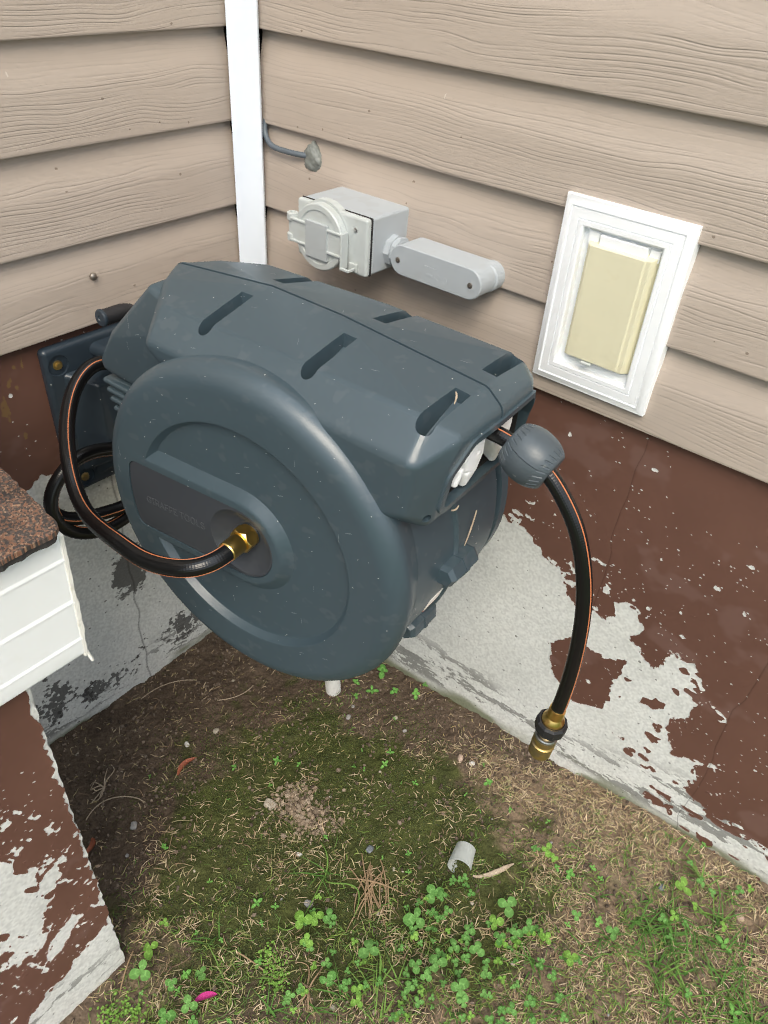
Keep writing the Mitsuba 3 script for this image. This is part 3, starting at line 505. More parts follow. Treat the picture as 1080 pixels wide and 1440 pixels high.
# ---------------------------------------------------------------- cable, putty, plug
cpath = spline([(0.0600, -0.001, 1.108), (0.0560, -0.0105, 1.088), (0.0590, -0.0160, 1.070), (0.0740, -0.0200, 1.056), (0.1000, -0.0210, 1.052), (0.1320, -0.0185, 1.052), (0.1500, -0.0120, 1.052), (0.158, 0.0, 1.052)], 0.003)
m_, uv_ = tube(cpath, 0.0042, 14); single('cable', m_, 'cable_gray', 'thin gray cable curving from the corner board into the siding', 'cable', smooth=True)
pm = trimesh.creation.icosphere(4, 1.0); v = pm.vertices.copy(); v *= (1 + 0.45 * (meshkit.fbm(v * 2.2, 3, 4) - 0.5))[:, None]
v = v * [0.0185, 0.0105, 0.0215]; v[:, 2] -= 0.25 * np.abs(v[:, 0]); v = v + [0.1580, -0.0080, 1.0505]
single('putty', trimesh.Trimesh(v, pm.faces, process=False), 'putty_gray', 'gray lump of sealing putty around the cable hole', 'putty', smooth=True)
single('wall_plug', tri(lathe([(0, 0), (0.0058, 0), (0.0052, 0.003), (0.003, 0.0045), (0, 0.0048)], (0.0140, -0.3300, 0.9035), (1, -0.1, 0.1), 20)), 'dull_steel', 'small dark round plug in the left siding above the reel bracket', 'plug')

# ---------------------------------------------------------------- hose reel, built in its own frame (u out from the wall, w towards the right wall, z up)
YAW = math.radians(3.5); RO = np.array([0.4748, -0.4472, 0.7413])
UX = np.array([math.cos(YAW), math.sin(YAW), 0]); UW = np.array([-math.sin(YAW), math.cos(YAW), 0]); UZ = np.array([0, 0, 1.0])
RM = np.column_stack([UX, UW, UZ, RO])
def L(m): return tri(m.transform(RM)) if hasattr(m, 'to_mesh') else trimesh.Trimesh(np.asarray(m.vertices) @ RM[:, :3].T + RO, m.faces, process=False)
def W(p): return np.asarray(p, float) @ RM[:, :3].T + RO
Y2 = math.radians(7.9); DO = np.array([0.4745, -0.4485, 0.7430])        # the side cover sits a few degrees off the drum axis
DM = np.column_stack([np.array([math.cos(Y2), math.sin(Y2), 0]), np.array([-math.sin(Y2), math.cos(Y2), 0]), UZ, DO])
def L2(m): return tri(m.transform(DM)) if hasattr(m, 'to_mesh') else trimesh.Trimesh(np.asarray(m.vertices) @ DM[:, :3].T + DO, m.faces, process=False)
def W2(p): return np.asarray(p, float) @ DM[:, :3].T + DO
hr = thing('hose_reel', 'large dark slate gray retractable hose reel hanging in the house corner', 'hose reel')
WF = -0.020                                                        # front face of the side cover
disc = lathe([(0, -0.045), (0.212, -0.045), (0.2195, -0.036), (0.2255, -0.016), (0.2278, -0.008), (0.2285, -0.003), (0.2276, 0.0022), (0.2250, 0.0076), (0.2213, 0.0122), (0.2166, 0.0158), (0.2112, 0.0183), (0.2060, 0.0197), (0.1990, 0.0202), (0.1620, 0.0197), (0.1600, 0.0190), (0.1540, 0.0098), (0.1518, 0.0090), (0, 0.0095)], (0, 0, 0), (0, -1, 0), 144)
def stad(u0, u1, zc, r, rl=0.02):
    a = np.linspace(-np.pi / 2, np.pi / 2, 24); p = [(u1 - r + r * math.cos(t), zc + r * math.sin(t)) for t in a]
    return p + [(u0, zc + r), (u0, zc - r)]
def ext_w(cs, w0, w1):                                             # cross-section in (u, z), extruded along w
    return Manifold.extrude(cs, w1 - w0).transform(np.array([[1, 0, 0, 0], [0, 0, -1, w1], [0, 1, 0, 0]], float))
def CS(p): return CrossSection([np.array(p, float)])
RJ = manifold3d.JoinType.Round
plate0 = CS(stad(-0.26, 0.0505, -0.002, 0.0520)) ^ CrossSection.circle(0.1840, 128)
plate0 = plate0.offset(-0.014, RJ, 2.0, 64).offset(0.014, RJ, 2.0, 64)
isl = []
for d, w in ((0.0080, WF), (0.0105, WF + 0.0006), (0.0128, WF + 0.0022), (0.0215, WF + 0.0092), (0.0250, WF + 0.0112)):
    isl.append((plate0.offset(d, RJ, 2.0, 64), w))
island = Manifold.batch_hull([ext_w(c, w, w + 0.0002) for c, w in isl] + [ext_w(isl[-1][0], 0.0, 0.001)]) ^ ext_w(CrossSection.circle(0.190, 128), -0.03, 0.03)
disc = disc + island
disc = disc - ext_w(plate0, -0.04, WF + 0.0035)
dimp = Manifold.sphere(0.062, 96).translate((0.0, WF - 0.039, -0.002))
disc = disc - Manifold.sphere(0.063, 96).translate((0.0, WF - 0.039, -0.002))
dk = obj('side_cover', L2(disc), 'slate_plastic', hr, smooth=28, label='round side cover facing the viewer, with a step ring')
pl = ext_w(plate0.offset(-0.0011, RJ, 2.0, 64), WF + 0.0012, WF + 0.0036) - dimp
pl = pl + (Manifold.sphere(0.0632, 96).translate((0.0, WF - 0.039, -0.002)) ^ ext_w(plate0.offset(-0.0011, RJ, 2.0, 64), WF + 0.0012, 0.02)) - dimp
pt = obj('label_plate', L2(pl), 'dark_plate_plastic', dk, smooth=25, label='dark gray plate with faint raised lettering')
tm = meshkit.text_mesh('GIRAFFE TOOLS', 0.0105, 0.0007)
tw = tm.bounds[1][0]; tv = tm.vertices * [0.100 / tw, 1, 1]
obj('lettering', L2(trimesh.Trimesh(np.c_[tv[:, 0] - 0.158, WF + 0.0014 - 0.7 * tv[:, 2], tv[:, 1] - 0.010 ], tm.faces, process=False)), 'plate_letter_plastic', dk, smooth=False)
# drum
drum = lathe([(0, -0.246), (0.196, -0.246), (0.211, -0.240), (0.2165, -0.229), (0.2165, -0.1335), (0.2185, -0.1325), (0.2185, -0.1285), (0.2165, -0.1275), (0.2165, -0.0280), (0, -0.0280)], (0, 0, 0), (0, -1, 0), 128)
obj('drum_housing', L(drum), 'slate_plastic', hr, smooth=28)
obj('back_cover', L(lathe([(0, 0.2445), (0.200, 0.2445), (0.2135, 0.2495), (0.2135, 0.266), (0.205, 0.2725), (0, 0.2725)], (0, 0, 0), (0, 1, 0), 96)), 'slate_plastic', hr, smooth=28)
# hood
RH = 0.016; WC = 0.131
def hood_pts():
    P = []
    for s in (0, 1):
        m = lambda u, w, z: (u, w if s == 0 else 2 * WC - w, z)
        P += [m(-0.164, 0.048, 0.2225), m(-0.205, 0.092, 0.2285), m(0.030, 0.046, 0.2255), m(0.208, 0.046, 0.2205)]
        P += [m(-0.156, 0.021, 0.1985), m(0.030, 0.019, 0.1990), m(0.210, 0.020, 0.1945)]
        P += [m(-0.138, 0.022, 0.1870), m(0.204, 0.023, 0.1370), m(0.150, 0.022, 0.1200)]
        P += [m(0.228, 0.060, 0.2100), m(0.2245, 0.048, 0.190), m(0.213, 0.046, 0.119)]
    P += [(-0.230, WC, 0.229), (-0.075, WC, 0.2435), (0.03, WC, 0.2400), (0.218, WC, 0.2220), (0.230, WC, 0.2120)]
    return P
HP = hood_pts()
hood = hull_spheres(HP, RH, 28)
hcut = hull_spheres(HP, RH - 0.0020, 20); hgrow = hull_spheres(HP, RH + 0.0012, 24)
SW = WC
hood = hood + (hgrow ^ box((-0.4, SW + 0.0006, 0.0), (0.4, SW + 0.0050, 0.4)))
hood = hood - (box((-0.4, SW - 0.0010, 0.0), (0.4, SW + 0.0006, 0.4)) - hcut)
SLOT = [(-0.090, 0.254), (0.064, 0.251), (0.211, 0.2395)]
for u, zt in SLOT:                                                    # moulded finger slots, three on each side of the seam
    for s in (0, 1):
        m = lambda uu, w, z: (uu, w if s == 0 else 2 * WC - w, z)
        hw = 0.0092
        cut = Manifold.batch_hull([box(m(u - hw + 0.0005, 0.1030, zt - 0.0160), m(u + hw - 0.0005, 0.1040, zt - 0.0155)), box(m(u - hw - 0.001, 0.1050, zt + 0.02), m(u + hw + 0.001, 0.1060, zt + 0.021)),
                                   prism(ngon(28, hw - 0.0005), 0, 0.001, m(u, 0.0370, zt - 0.0390), (0, 0, 1)), prism(ngon(28, hw + 0.0010), 0, 0.001, m(u, 0.0350, zt + 0.03), (0, 0, 1))])
        hood = hood - cut
# outlet opening in the end face
def end_sec(pts, u0, u1):                                             # polygon in (w, z), extruded along u
    c = CS(pts).offset(-0.010, RJ, 2.0, 40).offset(0.010, RJ, 2.0, 40)
    return c, lambda cc, a, b: Manifold.extrude(cc, b - a).transform(np.array([[0, 0, 1, a], [1, 0, 0, 0], [0, 1, 0, 0]], float))
oc, oex = end_sec([(0.052, 0.127), (0.226, 0.127), (0.226, 0.168), (0.212, 0.1995), (0.080, 0.1995), (0.052, 0.172)], 0, 1)
hood = hood + (oex(oc.offset(0.0085, RJ, 2.0, 40), 0.2, 0.3) ^ hull_spheres(HP, RH + 0.0035, 24) ^ box((0.205, 0, 0), (0.3, 0.3, 0.3)))
hood = hood - oex(oc, 0.140, 0.30)
# under the opening: a shallow lip, and the screw hole at the front corner
hood = hood - place(Manifold.cylinder(0.02, 0.0058, 0.0050, 24).translate((0, 0, -0.014)), (0.2245, 0.036, 0.122), (0.75, -0.6, -0.25))
liner = oex(oc.offset(0.0004), 0.1416, 0.2230) - oex(oc.offset(-0.0008, RJ, 2.0, 40), 0.13, 0.24)
hd = obj('hood', L(hood), 'slate_plastic', hr, smooth=24, label='boxy hood with six finger slots and a centre seam')
obj('outlet_lining', L((oex(oc.offset(0.0005), 0.120, 0.1415))), 'gasket_black', hd)
obj('throat', L(liner), 'gasket_black', hd, smooth=30)
# white hose guides inside the opening
def guide(sgn):
    m = lambda u, w, z: (u, WC + sgn * w, z)
    g = hull_spheres([m(u, w, z) for u in (0.200, 0.2335) for w, z in ((0.014, 0.196), (0.014, 0.168), (0.024, 0.152), (0.040, 0.160), (0.046, 0.178), (0.044, 0.196))], 0.0045, 16)
    g = g + hull_spheres([m(0.200, 0.030, 0.156), m(0.232, 0.026, 0.150), m(0.232, 0.036, 0.152), m(0.228, 0.032, 0.136)], 0.0055, 16) + hull_spheres([m(0.21, 0.040, 0.165), m(0.231, 0.048, 0.158), m(0.230, 0.054, 0.146)], 0.0045, 16)
    g = g - place(Manifold.cylinder(0.03, 0.0036, 0.0036, 20), m(0.226, 0.024, 0.172), (1, 0, 0.2)); return g
for sg in (-1, 1): obj('hose_guide', L(guide(sg)), 'white_nylon', hd, label='white roller guide inside the hose outlet')
# spine towards the wall
mw = lambda w: (w, 2 * WC - w)
sp = hull_spheres([(-0.226, w, 0.222) for w in mw(0.080)] + [(-0.306, w, 0.140) for w in mw(0.073)] + [(-0.336, w, 0.094) for w in mw(0.072)] + [(-0.14, w, 0.20) for w in mw(0.070)] + [(-0.14, w, 0.08) for w in mw(0.070)] + [(-0.335, w, 0.089) for w in mw(0.072)], 0.012, 24)
sp = sp + hull_spheres([(-0.3265, w, 0.06) for w in mw(0.0715)] + [(-0.300, w, -0.02) for w in mw(0.0715)] + [(-0.27, w, -0.08) for w in mw(0.092)] + [(-0.12, w, z) for w in mw(0.092) for z in (0.06, -0.13)], 0.010, 16)
sn = obj('spine', L(sp), 'slate_plastic', hr, smooth=26, label='stepped rear arm between the hood and the wall bracket')
for k in range(6):
    z_ = 0.0640 - 0.0138 * k
    obj('cooling_fin', L(hull_spheres([(-0.3415 + 0.0046 * k, w, z_) for w in mw(0.0625)] + [(-0.20, w, z_ - 0.004) for w in mw(0.0615)], 0.0044, 12)), 'slate_plastic', sn)
# screw bosses along the drum seam
def boss(t):
    c = np.array([0.2225 * math.cos(t), 0, 0.2225 * math.sin(t)]); hexa = lambda r, a, b: place(Manifold.extrude(CS(ngon(6, r, t)), b - a), c + (0, a, 0), (0, 1, 0))
    f = Manifold.batch_hull([hexa(0.0165, 0.105, 0.1285), hexa(0.0125, 0.098, 0.099)]) + Manifold.batch_hull([hexa(0.0165, 0.1315, 0.154), hexa(0.0120, 0.160, 0.161)]) + hexa(0.0178, 0.127, 0.133)
    return f
for t in (-0.05, -0.66, -1.6): obj('screw_boss', L(boss(t)), 'slate_plastic', hr, smooth=20)
obj('seam_rib', L(cat([tube(np.array([(0.2185 * math.cos(t), 0.1315, 0.2185 * math.sin(t)) for t in np.linspace(0.6, -1.7, 80)]), 0.0026, 8)[0]])), 'slate_plastic', hr, smooth=40)
def band(t0, t1, w0, w1, r, th=0.0006, n=24):
    tt = np.linspace(t0, t1, n); v = []
    for t in tt: v += [((r + th) * math.cos(t), w0, (r + th) * math.sin(t)), ((r + th) * math.cos(t), w1, (r + th) * math.sin(t)), (r * math.cos(t), w1, r * math.sin(t)), (r * math.cos(t), w0, r * math.sin(t))]
    f = []
    for i in range(n - 1):
        for j in range(4): a, b = 4*i + j, 4*i + (j+1) % 4; f += [[a, b, b+4], [a, b+4, a+4]]
    m = trimesh.Trimesh(v, f + [[0, 1, 2], [0, 2, 3], [4*n-4, 4*n-2, 4*n-3], [4*n-4, 4*n-1, 4*n-2]], process=False); m.fix_normals(); return m
obj('warning_sticker', L(band(-0.375, -0.270, 0.097, 0.134, 0.2166)), 'sticker_white', hr, smooth=40, label='narrow pale sticker on the drum')
obj('sticker_edge', L(band(-0.390, -0.375, 0.097, 0.134, 0.2166)), 'sticker_red', hr, smooth=40)

# ---------------------------------------------------------------- wall bracket
br = thing('wall_bracket', 'dark blue gray mounting bracket bolted to the left foundation', 'bracket')
bpl = rbox((0.0, -0.4380, 0.5560), (0.020, -0.2000, 0.8180), 0.008, 16)
bpl = bpl + hull_spheres([(0.018, y, z) for y in (-0.405, -0.235) for z in (0.60, 0.765)] + [(0.048, y, z) for y in (-0.375, -0.265) for z in (0.62, 0.75)], 0.008, 16)
bpl = bpl + hull_spheres([(0.02, -0.3850, 0.745), (0.040, -0.3650, 0.735), (0.02, -0.385, 0.58), (0.040, -0.365, 0.60)], 0.006, 12)
for z_ in (0.795, 0.61): bpl = bpl + hull_spheres([(0.02, -0.35, z_), (0.02, -0.29, z_), (0.085, -0.345, z_ + 0.005), (0.085, -0.295, z_ + 0.005)], 0.012, 16)
bpl = bpl - lathe([(0, 0), (0.0165, 0), (0.0175, 0.02), (0, 0.02)], (0.0165, -0.4160, 0.7890), (1, 0, 0), 32) - lathe([(0, 0), (0.0165, 0), (0.0175, 0.02), (0, 0.02)], (0.0165, -0.4120, 0.5800), (1, 0, 0), 32)
bb = obj('plate', tri(bpl), 'bracket_plastic', br, smooth=30)
for y_, z_ in ((-0.4160, 0.7890), (-0.4120, 0.5800)):
    k = obj('bolt', tri(lathe([(0, 0), (0.0075, 0), (0.0075, 0.0015), (0.0045, 0.0020), (0, 0.0020)], (0.0160, y_, z_), (1, 0, 0), 28) + prism(ngon(6, 0.0048), 0.0018, 0.0065, (0.0160, y_, z_), (1, 0, 0))), 'old_brass', br, smooth=20)
pv = obj('pivot_pin', tri(lathe([(0, 0), (0.011, 0), (0.011, 0.30), (0, 0.30)], (0.090, -0.320, 0.56), (0, 0, 1), 28)), 'black_rubber', br)
hp = spline([(0.090, -0.320, 0.855), (0.091, -0.322, 0.868), (0.093, -0.334, 0.8755), (0.095, -0.352, 0.8780), (0.096, -0.374, 0.879)], 0.003)
m_, _ = tube(hp, 0.0115, 20); obj('pin_handle', m_, 'black_rubber', br, smooth=40)
obj('handle_cap', tri(lathe([(0, 0), (0.0118, 0), (0.0126, 0.0015), (0.0126, 0.004), (0.011, 0.0055), (0.0045, 0.0058), (0.0035, 0.0045), (0, 0.0045)], (0.0960, -0.3735, 0.879), (0.05, -1.0, 0.04), 24)), 'bracket_plastic', pv)

# ---------------------------------------------------------------- hoses
def hose(root, path, r, phis, up=(0, 0, 1)):
    fr = frames(path, up); m, uv = tube(path, r, 28, fr); m = trimesh.Trimesh(m.vertices, m.faces, process=False)
    obj('hose_tube', m, 'hose_rubber', root, smooth=True, uv=uv)
    for ph in phis:
        sm, _ = tube(stripe_path(path, r - 0.0003, ph, fr), 0.00085, 8); obj('stripe', sm, 'hose_stripe', root, smooth=40)
hs = thing('hose', 'black lead-in hose with orange stripes looping from brass coupling behind the reel', 'hose')
lead = [W2(p) for p in [(0.0, -0.036, 0.0), (0.0, -0.054, 0.0), (-0.012, -0.079, -0.003), (-0.045, -0.094, -0.010), (-0.087, -0.097, -0.016), (-0.126, -0.094, -0.015)]] + [W(p) for p in [(-0.238, -0.074, -0.040), (-0.300, -0.046, -0.018), (-0.348, -0.012, 0.006), (-0.381, 0.022, 0.026), (-0.400, 0.058, 0.046), (-0.402, 0.094, 0.056), (-0.392, 0.128, 0.040)]]
ring = [(0.085, -0.305, 0.735), (0.078, -0.300, 0.665), (0.066, -0.335, 0.632), (0.060, -0.385, 0.643), (0.060, -0.442, 0.650), (0.062, -0.492, 0.615), (0.068, -0.502, 0.572), (0.076, -0.478, 0.532), (0.085, -0.428, 0.516), (0.086, -0.370, 0.526), (0.078, -0.335, 0.545), (0.072, -0.315, 0.60), (0.066, -0.33, 0.66)]
tail = [(0.066, -0.33, 0.66)]
path = spline(lead + ring, 0.0035)
hose(hs, path, 0.0110, (-1.1, 2.6), up=(0, 0, 1))
p2 = spline([(0.092, -0.250, 0.660), (0.098, -0.315, 0.585), (0.092, -0.375, 0.548), (0.083, -0.420, 0.545), (0.070, -0.475, 0.555), (0.055, -0.50, 0.585)], 0.0035)
hose(hs, p2, 0.0110, (1.2, 3.6))
AX = W2((0, 0.010, 0)); AD = -DM[:, 1]
def along(prof, n=40): return lathe([(0.86 * r, h) for r, h in prof], AX, AD, n)
bc = obj('coupling_collar', tri(along([(0, 0.0), (0.0150, 0.0), (0.0150, 0.010), (0.0165, 0.0105), (0.0165, 0.014), (0, 0.014)])), 'steel', hs, smooth=25)
obj('coupling_nut', tri(place(Manifold.batch_hull([Manifold.extrude(CS(ngon(6, 0.0176)), 0.0010).translate((0, 0, 0.0190)), Manifold.extrude(CS(ngon(6, 0.0176)), 0.0010).translate((0, 0, 0.0265)), Manifold.extrude(CS(ngon(24, 0.0155)), 0.0010).translate((0, 0, 0.0140)), Manifold.extrude(CS(ngon(24, 0.0150)), 0.0010).translate((0, 0, 0.0295))]), AX, AD) + along([(0, 0.012), (0.0178, 0.012), (0.0178, 0.0165), (0, 0.0165)])), 'brass', hs, smooth=15)
fl_ = [(0.0123 + 0.0006 * math.cos(18 * t)) * np.array([math.cos(t), math.sin(t)]) for t in np.linspace(0, 2 * np.pi, 145)[:-1]]
obj('ferrule', tri(place(Manifold.extrude(CS(fl_), 0.0200).translate((0, 0, 0.0310)), AX, AD) + along([(0, 0.029), (0.0140, 0.029), (0.0150, 0.0312), (0.0150, 0.0530), (0.0140, 0.0545), (0, 0.0545)])), 'brass', hs, smooth=25)

ho = thing('hose', 'short end of black hose hanging from the reel outlet with a stopper ball', 'hose')
opath = spline([W(p) for p in [(0.165, 0.131, 0.184), (0.215, 0.131, 0.188), (0.255, 0.131, 0.187), (0.288, 0.131, 0.178), (0.311, 0.131, 0.166), (0.340, 0.131, 0.136), (0.360, 0.131, 0.103), (0.378, 0.131, 0.052), (0.389, 0.131, -0.008), (0.394, 0.131, -0.079), (0.3935, 0.131, -0.135), (0.3920, 0.131, -0.159)]], 0.0035)
hose(ho, opath, 0.0092, (-1.25, 1.75), up=(0, 0, 1))
B0 = W((0.287, 0.131, 0.1790)); BD = (W((0.311, 0.131, 0.166)) - W((0.255, 0.131, 0.188))); BD /= np.linalg.norm(BD)
bprof = [(0, -0.031), (0.0225, -0.031), (0.0262, -0.0295), (0.0305, -0.0235), (0.0345, -0.014), (0.0362, 0.0), (0.0345, 0.014), (0.0305, 0.0235), (0.0262, 0.0295), (0.0225, 0.031), (0, 0.031)]
from scipy.interpolate import CubicSpline as _CS
_b = np.array(bprof[1:-1]); _q = _CS(np.arange(len(_b)), _b)(np.linspace(0, len(_b) - 1, 50)); bprof = [(0.86 * r, 0.88 * h) for r, h in [(0, -0.031)] + [tuple(q) for q in _q] + [(0, 0.031)]]
ball = lathe(bprof, B0, BD, 72); A_ = align(BD)
for sgn in (-1, 1):                                                      # moulded grip ridges around both ends
    for k in range(26):
        t = 2 * np.pi * k / 26; rad = A_[:, 0] * math.cos(t) + A_[:, 1] * math.sin(t); t2 = t + 0.10; rad2 = A_[:, 0] * math.cos(t2) + A_[:, 1] * math.sin(t2)
        ball = ball - hull_spheres([B0 + BD * sgn * 0.0165 + rad2 * 0.0287, B0 + BD * sgn * 0.0245 + rad * 0.0243], 0.0013, 6)
sl = Manifold.cube((0.2, 0.0011, 0.2), True).transform(np.column_stack([A_[:, 0], A_[:, 1], A_[:, 2], B0]))
nrm = np.array([0.80, 0.10, 0.62]); nrm -= BD * (nrm @ BD); nrm /= np.linalg.norm(nrm)
sl = Manifold.cube((0.2, 0.2, 0.0009), True).transform(np.column_stack([BD, np.cross(nrm, BD), nrm, B0 + nrm * 0.010]))
inner = lathe([(max(0, r - 0.0013), h) for r, h in bprof], B0, BD, 48)
ball = ball - (sl - inner)
hn = 0.75 * nrm + 0.5 * UW * 1.0 + 0.15 * BD; hn /= np.linalg.norm(hn)
sc_c = B0 + hn * 0.0298
ball = ball - place(Manifold.cylinder(0.02, 0.0034, 0.0038, 20).translate((0, 0, -0.004)), sc_c, hn)
obj('stopper_ball', tri(ball), 'ball_plastic', ho, smooth=24, label='scuffed gray two-half stopper ball clamped on the hose')
E0 = opath[-1]; ED = opath[-1] - opath[-6]; ED /= np.linalg.norm(ED)
def ea(prof, n=40): return tri(lathe([(0.76 * r, 0.88 * h) for r, h in prof], E0, ED, n))
obj('ferrule', ea([(0, -0.004), (0.0132, -0.004), (0.0140, 0.0), (0.0145, 0.014), (0.0185, 0.020), (0.0195, 0.024), (0.0195, 0.028), (0, 0.028)]), 'brass', ho, smooth=25)
ring_ = Manifold.batch_hull([Manifold.extrude(CS(ngon(10, 0.0205)), 0.001).translate((0, 0, z)) for z in (0.0255, 0.0378)] + [Manifold.extrude(CS(ngon(10, 0.0182)), 0.001).translate((0, 0, z)) for z in (0.0225, 0.0415)]) - Manifold.cylinder(0.0105, 0.0160, 0.0148, 40).translate((0, 0, 0.0175))
obj('grip_ring', tri(place(ring_, E0, ED)), 'black_rubber', ho, smooth=18, label='black grip ring on the coupling')
obj('neck', ea([(0, 0.040), (0.0145, 0.040), (0.0145, 0.066), (0, 0.066)]), 'old_brass', ho)
obj('steel_ring', ea([(0.0145, 0.060), (0.0185, 0.0605), (0.0198, 0.0625), (0.0198, 0.067), (0.0145, 0.067)]), 'steel', ho, smooth=25)
obj('coupling_body', ea([(0, 0.0665), (0.0198, 0.0665), (0.0202, 0.0685), (0.0202, 0.0760), (0.0190, 0.0770), (0.0175, 0.0775), (0.0175, 0.0810), (0.0190, 0.0815), (0.0205, 0.0825), (0.0205, 0.0850), (0.0198, 0.0860), (0.0198, 0.1060), (0.0185, 0.1080), (0.0125, 0.1080), (0.0125, 0.095), (0, 0.095)], 56), 'old_brass', ho, smooth=25, label='dull brass quick coupling')

# ---------------------------------------------------------------- things lying and growing on the soil
CLOVER = [(0.6386,-0.5255,0.0144),(0.6517,-0.5079,0.0103),(0.6673,-0.4928,0.0115),(0.6651,-0.5449,0.0102),(0.7117,-0.5483,0.0088),(0.7015,-0.5651,0.006),(0.7307,-0.5662,0.0139),(0.7544,-0.5571,0.0079),(0.7093,-0.533,0.0048),(0.7742,-0.549,0.0087),(0.7843,-0.5606,0.0087),(0.7792,-0.5368,0.0059),(0.7103,-0.6033,0.006),(0.7492,-0.4939,0.0161),(0.7555,-0.5146,0.006),(0.787,-0.463,0.006),(0.7738,-0.3607,0.0145),(0.7861,-0.3556,0.0083),(0.7632,-0.3862,0.0062),(0.7916,-0.3846,0.0074),(0.8073,-0.3694,0.0074),(0.8081,-0.3828,0.0049),(0.7836,-0.3204,0.0059),(0.7934,-0.315,0.0059),(0.8062,-0.3171,0.0063),(0.7747,-0.41,0.0164),(0.7828,-0.4264,0.0073),(0.8049,-0.4084,0.0089),(0.847,-0.4097,0.0101),(0.8188,-0.4671,0.0112),(0.8142,-0.4835,0.008),(0.8407,-0.445,0.014),(0.8395,-0.469,0.008),(0.8355,-0.4322,0.008),(0.8657,-0.4619,0.0059),(0.8296,-0.4976,0.0079),(0.8311,-0.5104,0.0071),(0.8531,-0.5062,0.0087),(0.8648,-0.4888,0.0047),(0.8875,-0.4522,0.0139),(0.902,-0.4642,0.0087),(0.8847,-0.4423,0.006),(0.8509,-0.3755,0.0102),(0.8574,-0.388,0.0081),(0.8772,-0.3894,0.0113),(0.8714,-0.4114,0.0072),(0.876,-0.3368,0.0123),(0.8935,-0.3542,0.0102),(0.9022,-0.3581,0.0101),(0.9114,-0.3852,0.0072),(0.9058,-0.4107,0.01),(0.8762,-0.3039,0.0157),(0.9097,-0.3342,0.0114),(0.9192,-0.3129,0.0115),(0.9405,-0.3113,0.0082),(0.9766,-0.4051,0.0079),(0.9611,-0.4295,0.0087),(0.9523,-0.4367,0.0059),(0.9457,-0.4593,0.0071),(0.9598,-0.4515,0.0078),(0.9934,-0.4239,0.0063),(0.9517,-0.3957,0.0056),(0.9611,-0.3466,0.0061),(0.863,-0.1936,0.0064),(0.8382,-0.5455,0.007),(0.8524,-0.5319,0.0059),(0.8312,-0.4942,0.0048),(0.8775,-0.1835,0.0108),(0.894,-0.1859,0.0077),(0.9279,-0.3162,0.0074),(0.9508,-0.3109,0.009),(0.9918,-0.3144,0.0114),(1.0021,-0.3123,0.0073),(0.986,-0.3212,0.0073),(0.9632,-0.3525,0.006),(0.9836,-0.3545,0.008),(1.0053,-0.3729,0.0072),(1.0249,-0.3917,0.0071),(0.9792,-0.4022,0.0056),(0.993,-0.4254,0.0055),(0.9696,-0.248,0.0083),(1.0244,-0.2376,0.0104),(1.0766,-0.1012,0.0152),(1.0978,-0.0741,0.0088),(1.1198,-0.0783,0.0079),(1.1997,-0.0467,0.0111),(1.2015,-0.0358,0.0071),(1.1529,-0.1193,0.0069),(1.0734,-0.0509,0.0053),(1.0881,-0.1515,0.0085),(1.1475,-0.2447,0.0058),(1.0758,-0.1661,0.0076),(1.1061,-0.1507,0.0064),(1.1535,-0.046,0.0071),(1.1663,-0.0308,0.0062),(1.1058,-0.1136,0.0061),(1.0955,-0.1863,0.0063),(0.4858,-0.7044,0.0126),(0.5069,-0.7325,0.0145),(0.4708,-0.6669,0.0076),(0.5777,-0.6789,0.0114),(0.5547,-0.7163,0.009),(0.5981,-0.7169,0.0129),(0.6197,-0.7302,0.0072),(0.587,-0.7494,0.0121),(0.6368,-0.527,0.0123),(0.6647,-0.5453,0.0073),(0.7037,-0.6186,0.0079),(0.704,-0.6283,0.0071),(0.7088,-0.6025,0.0072),(0.7206,-0.6284,0.0055),(0.5295,-0.7552,0.0033)]
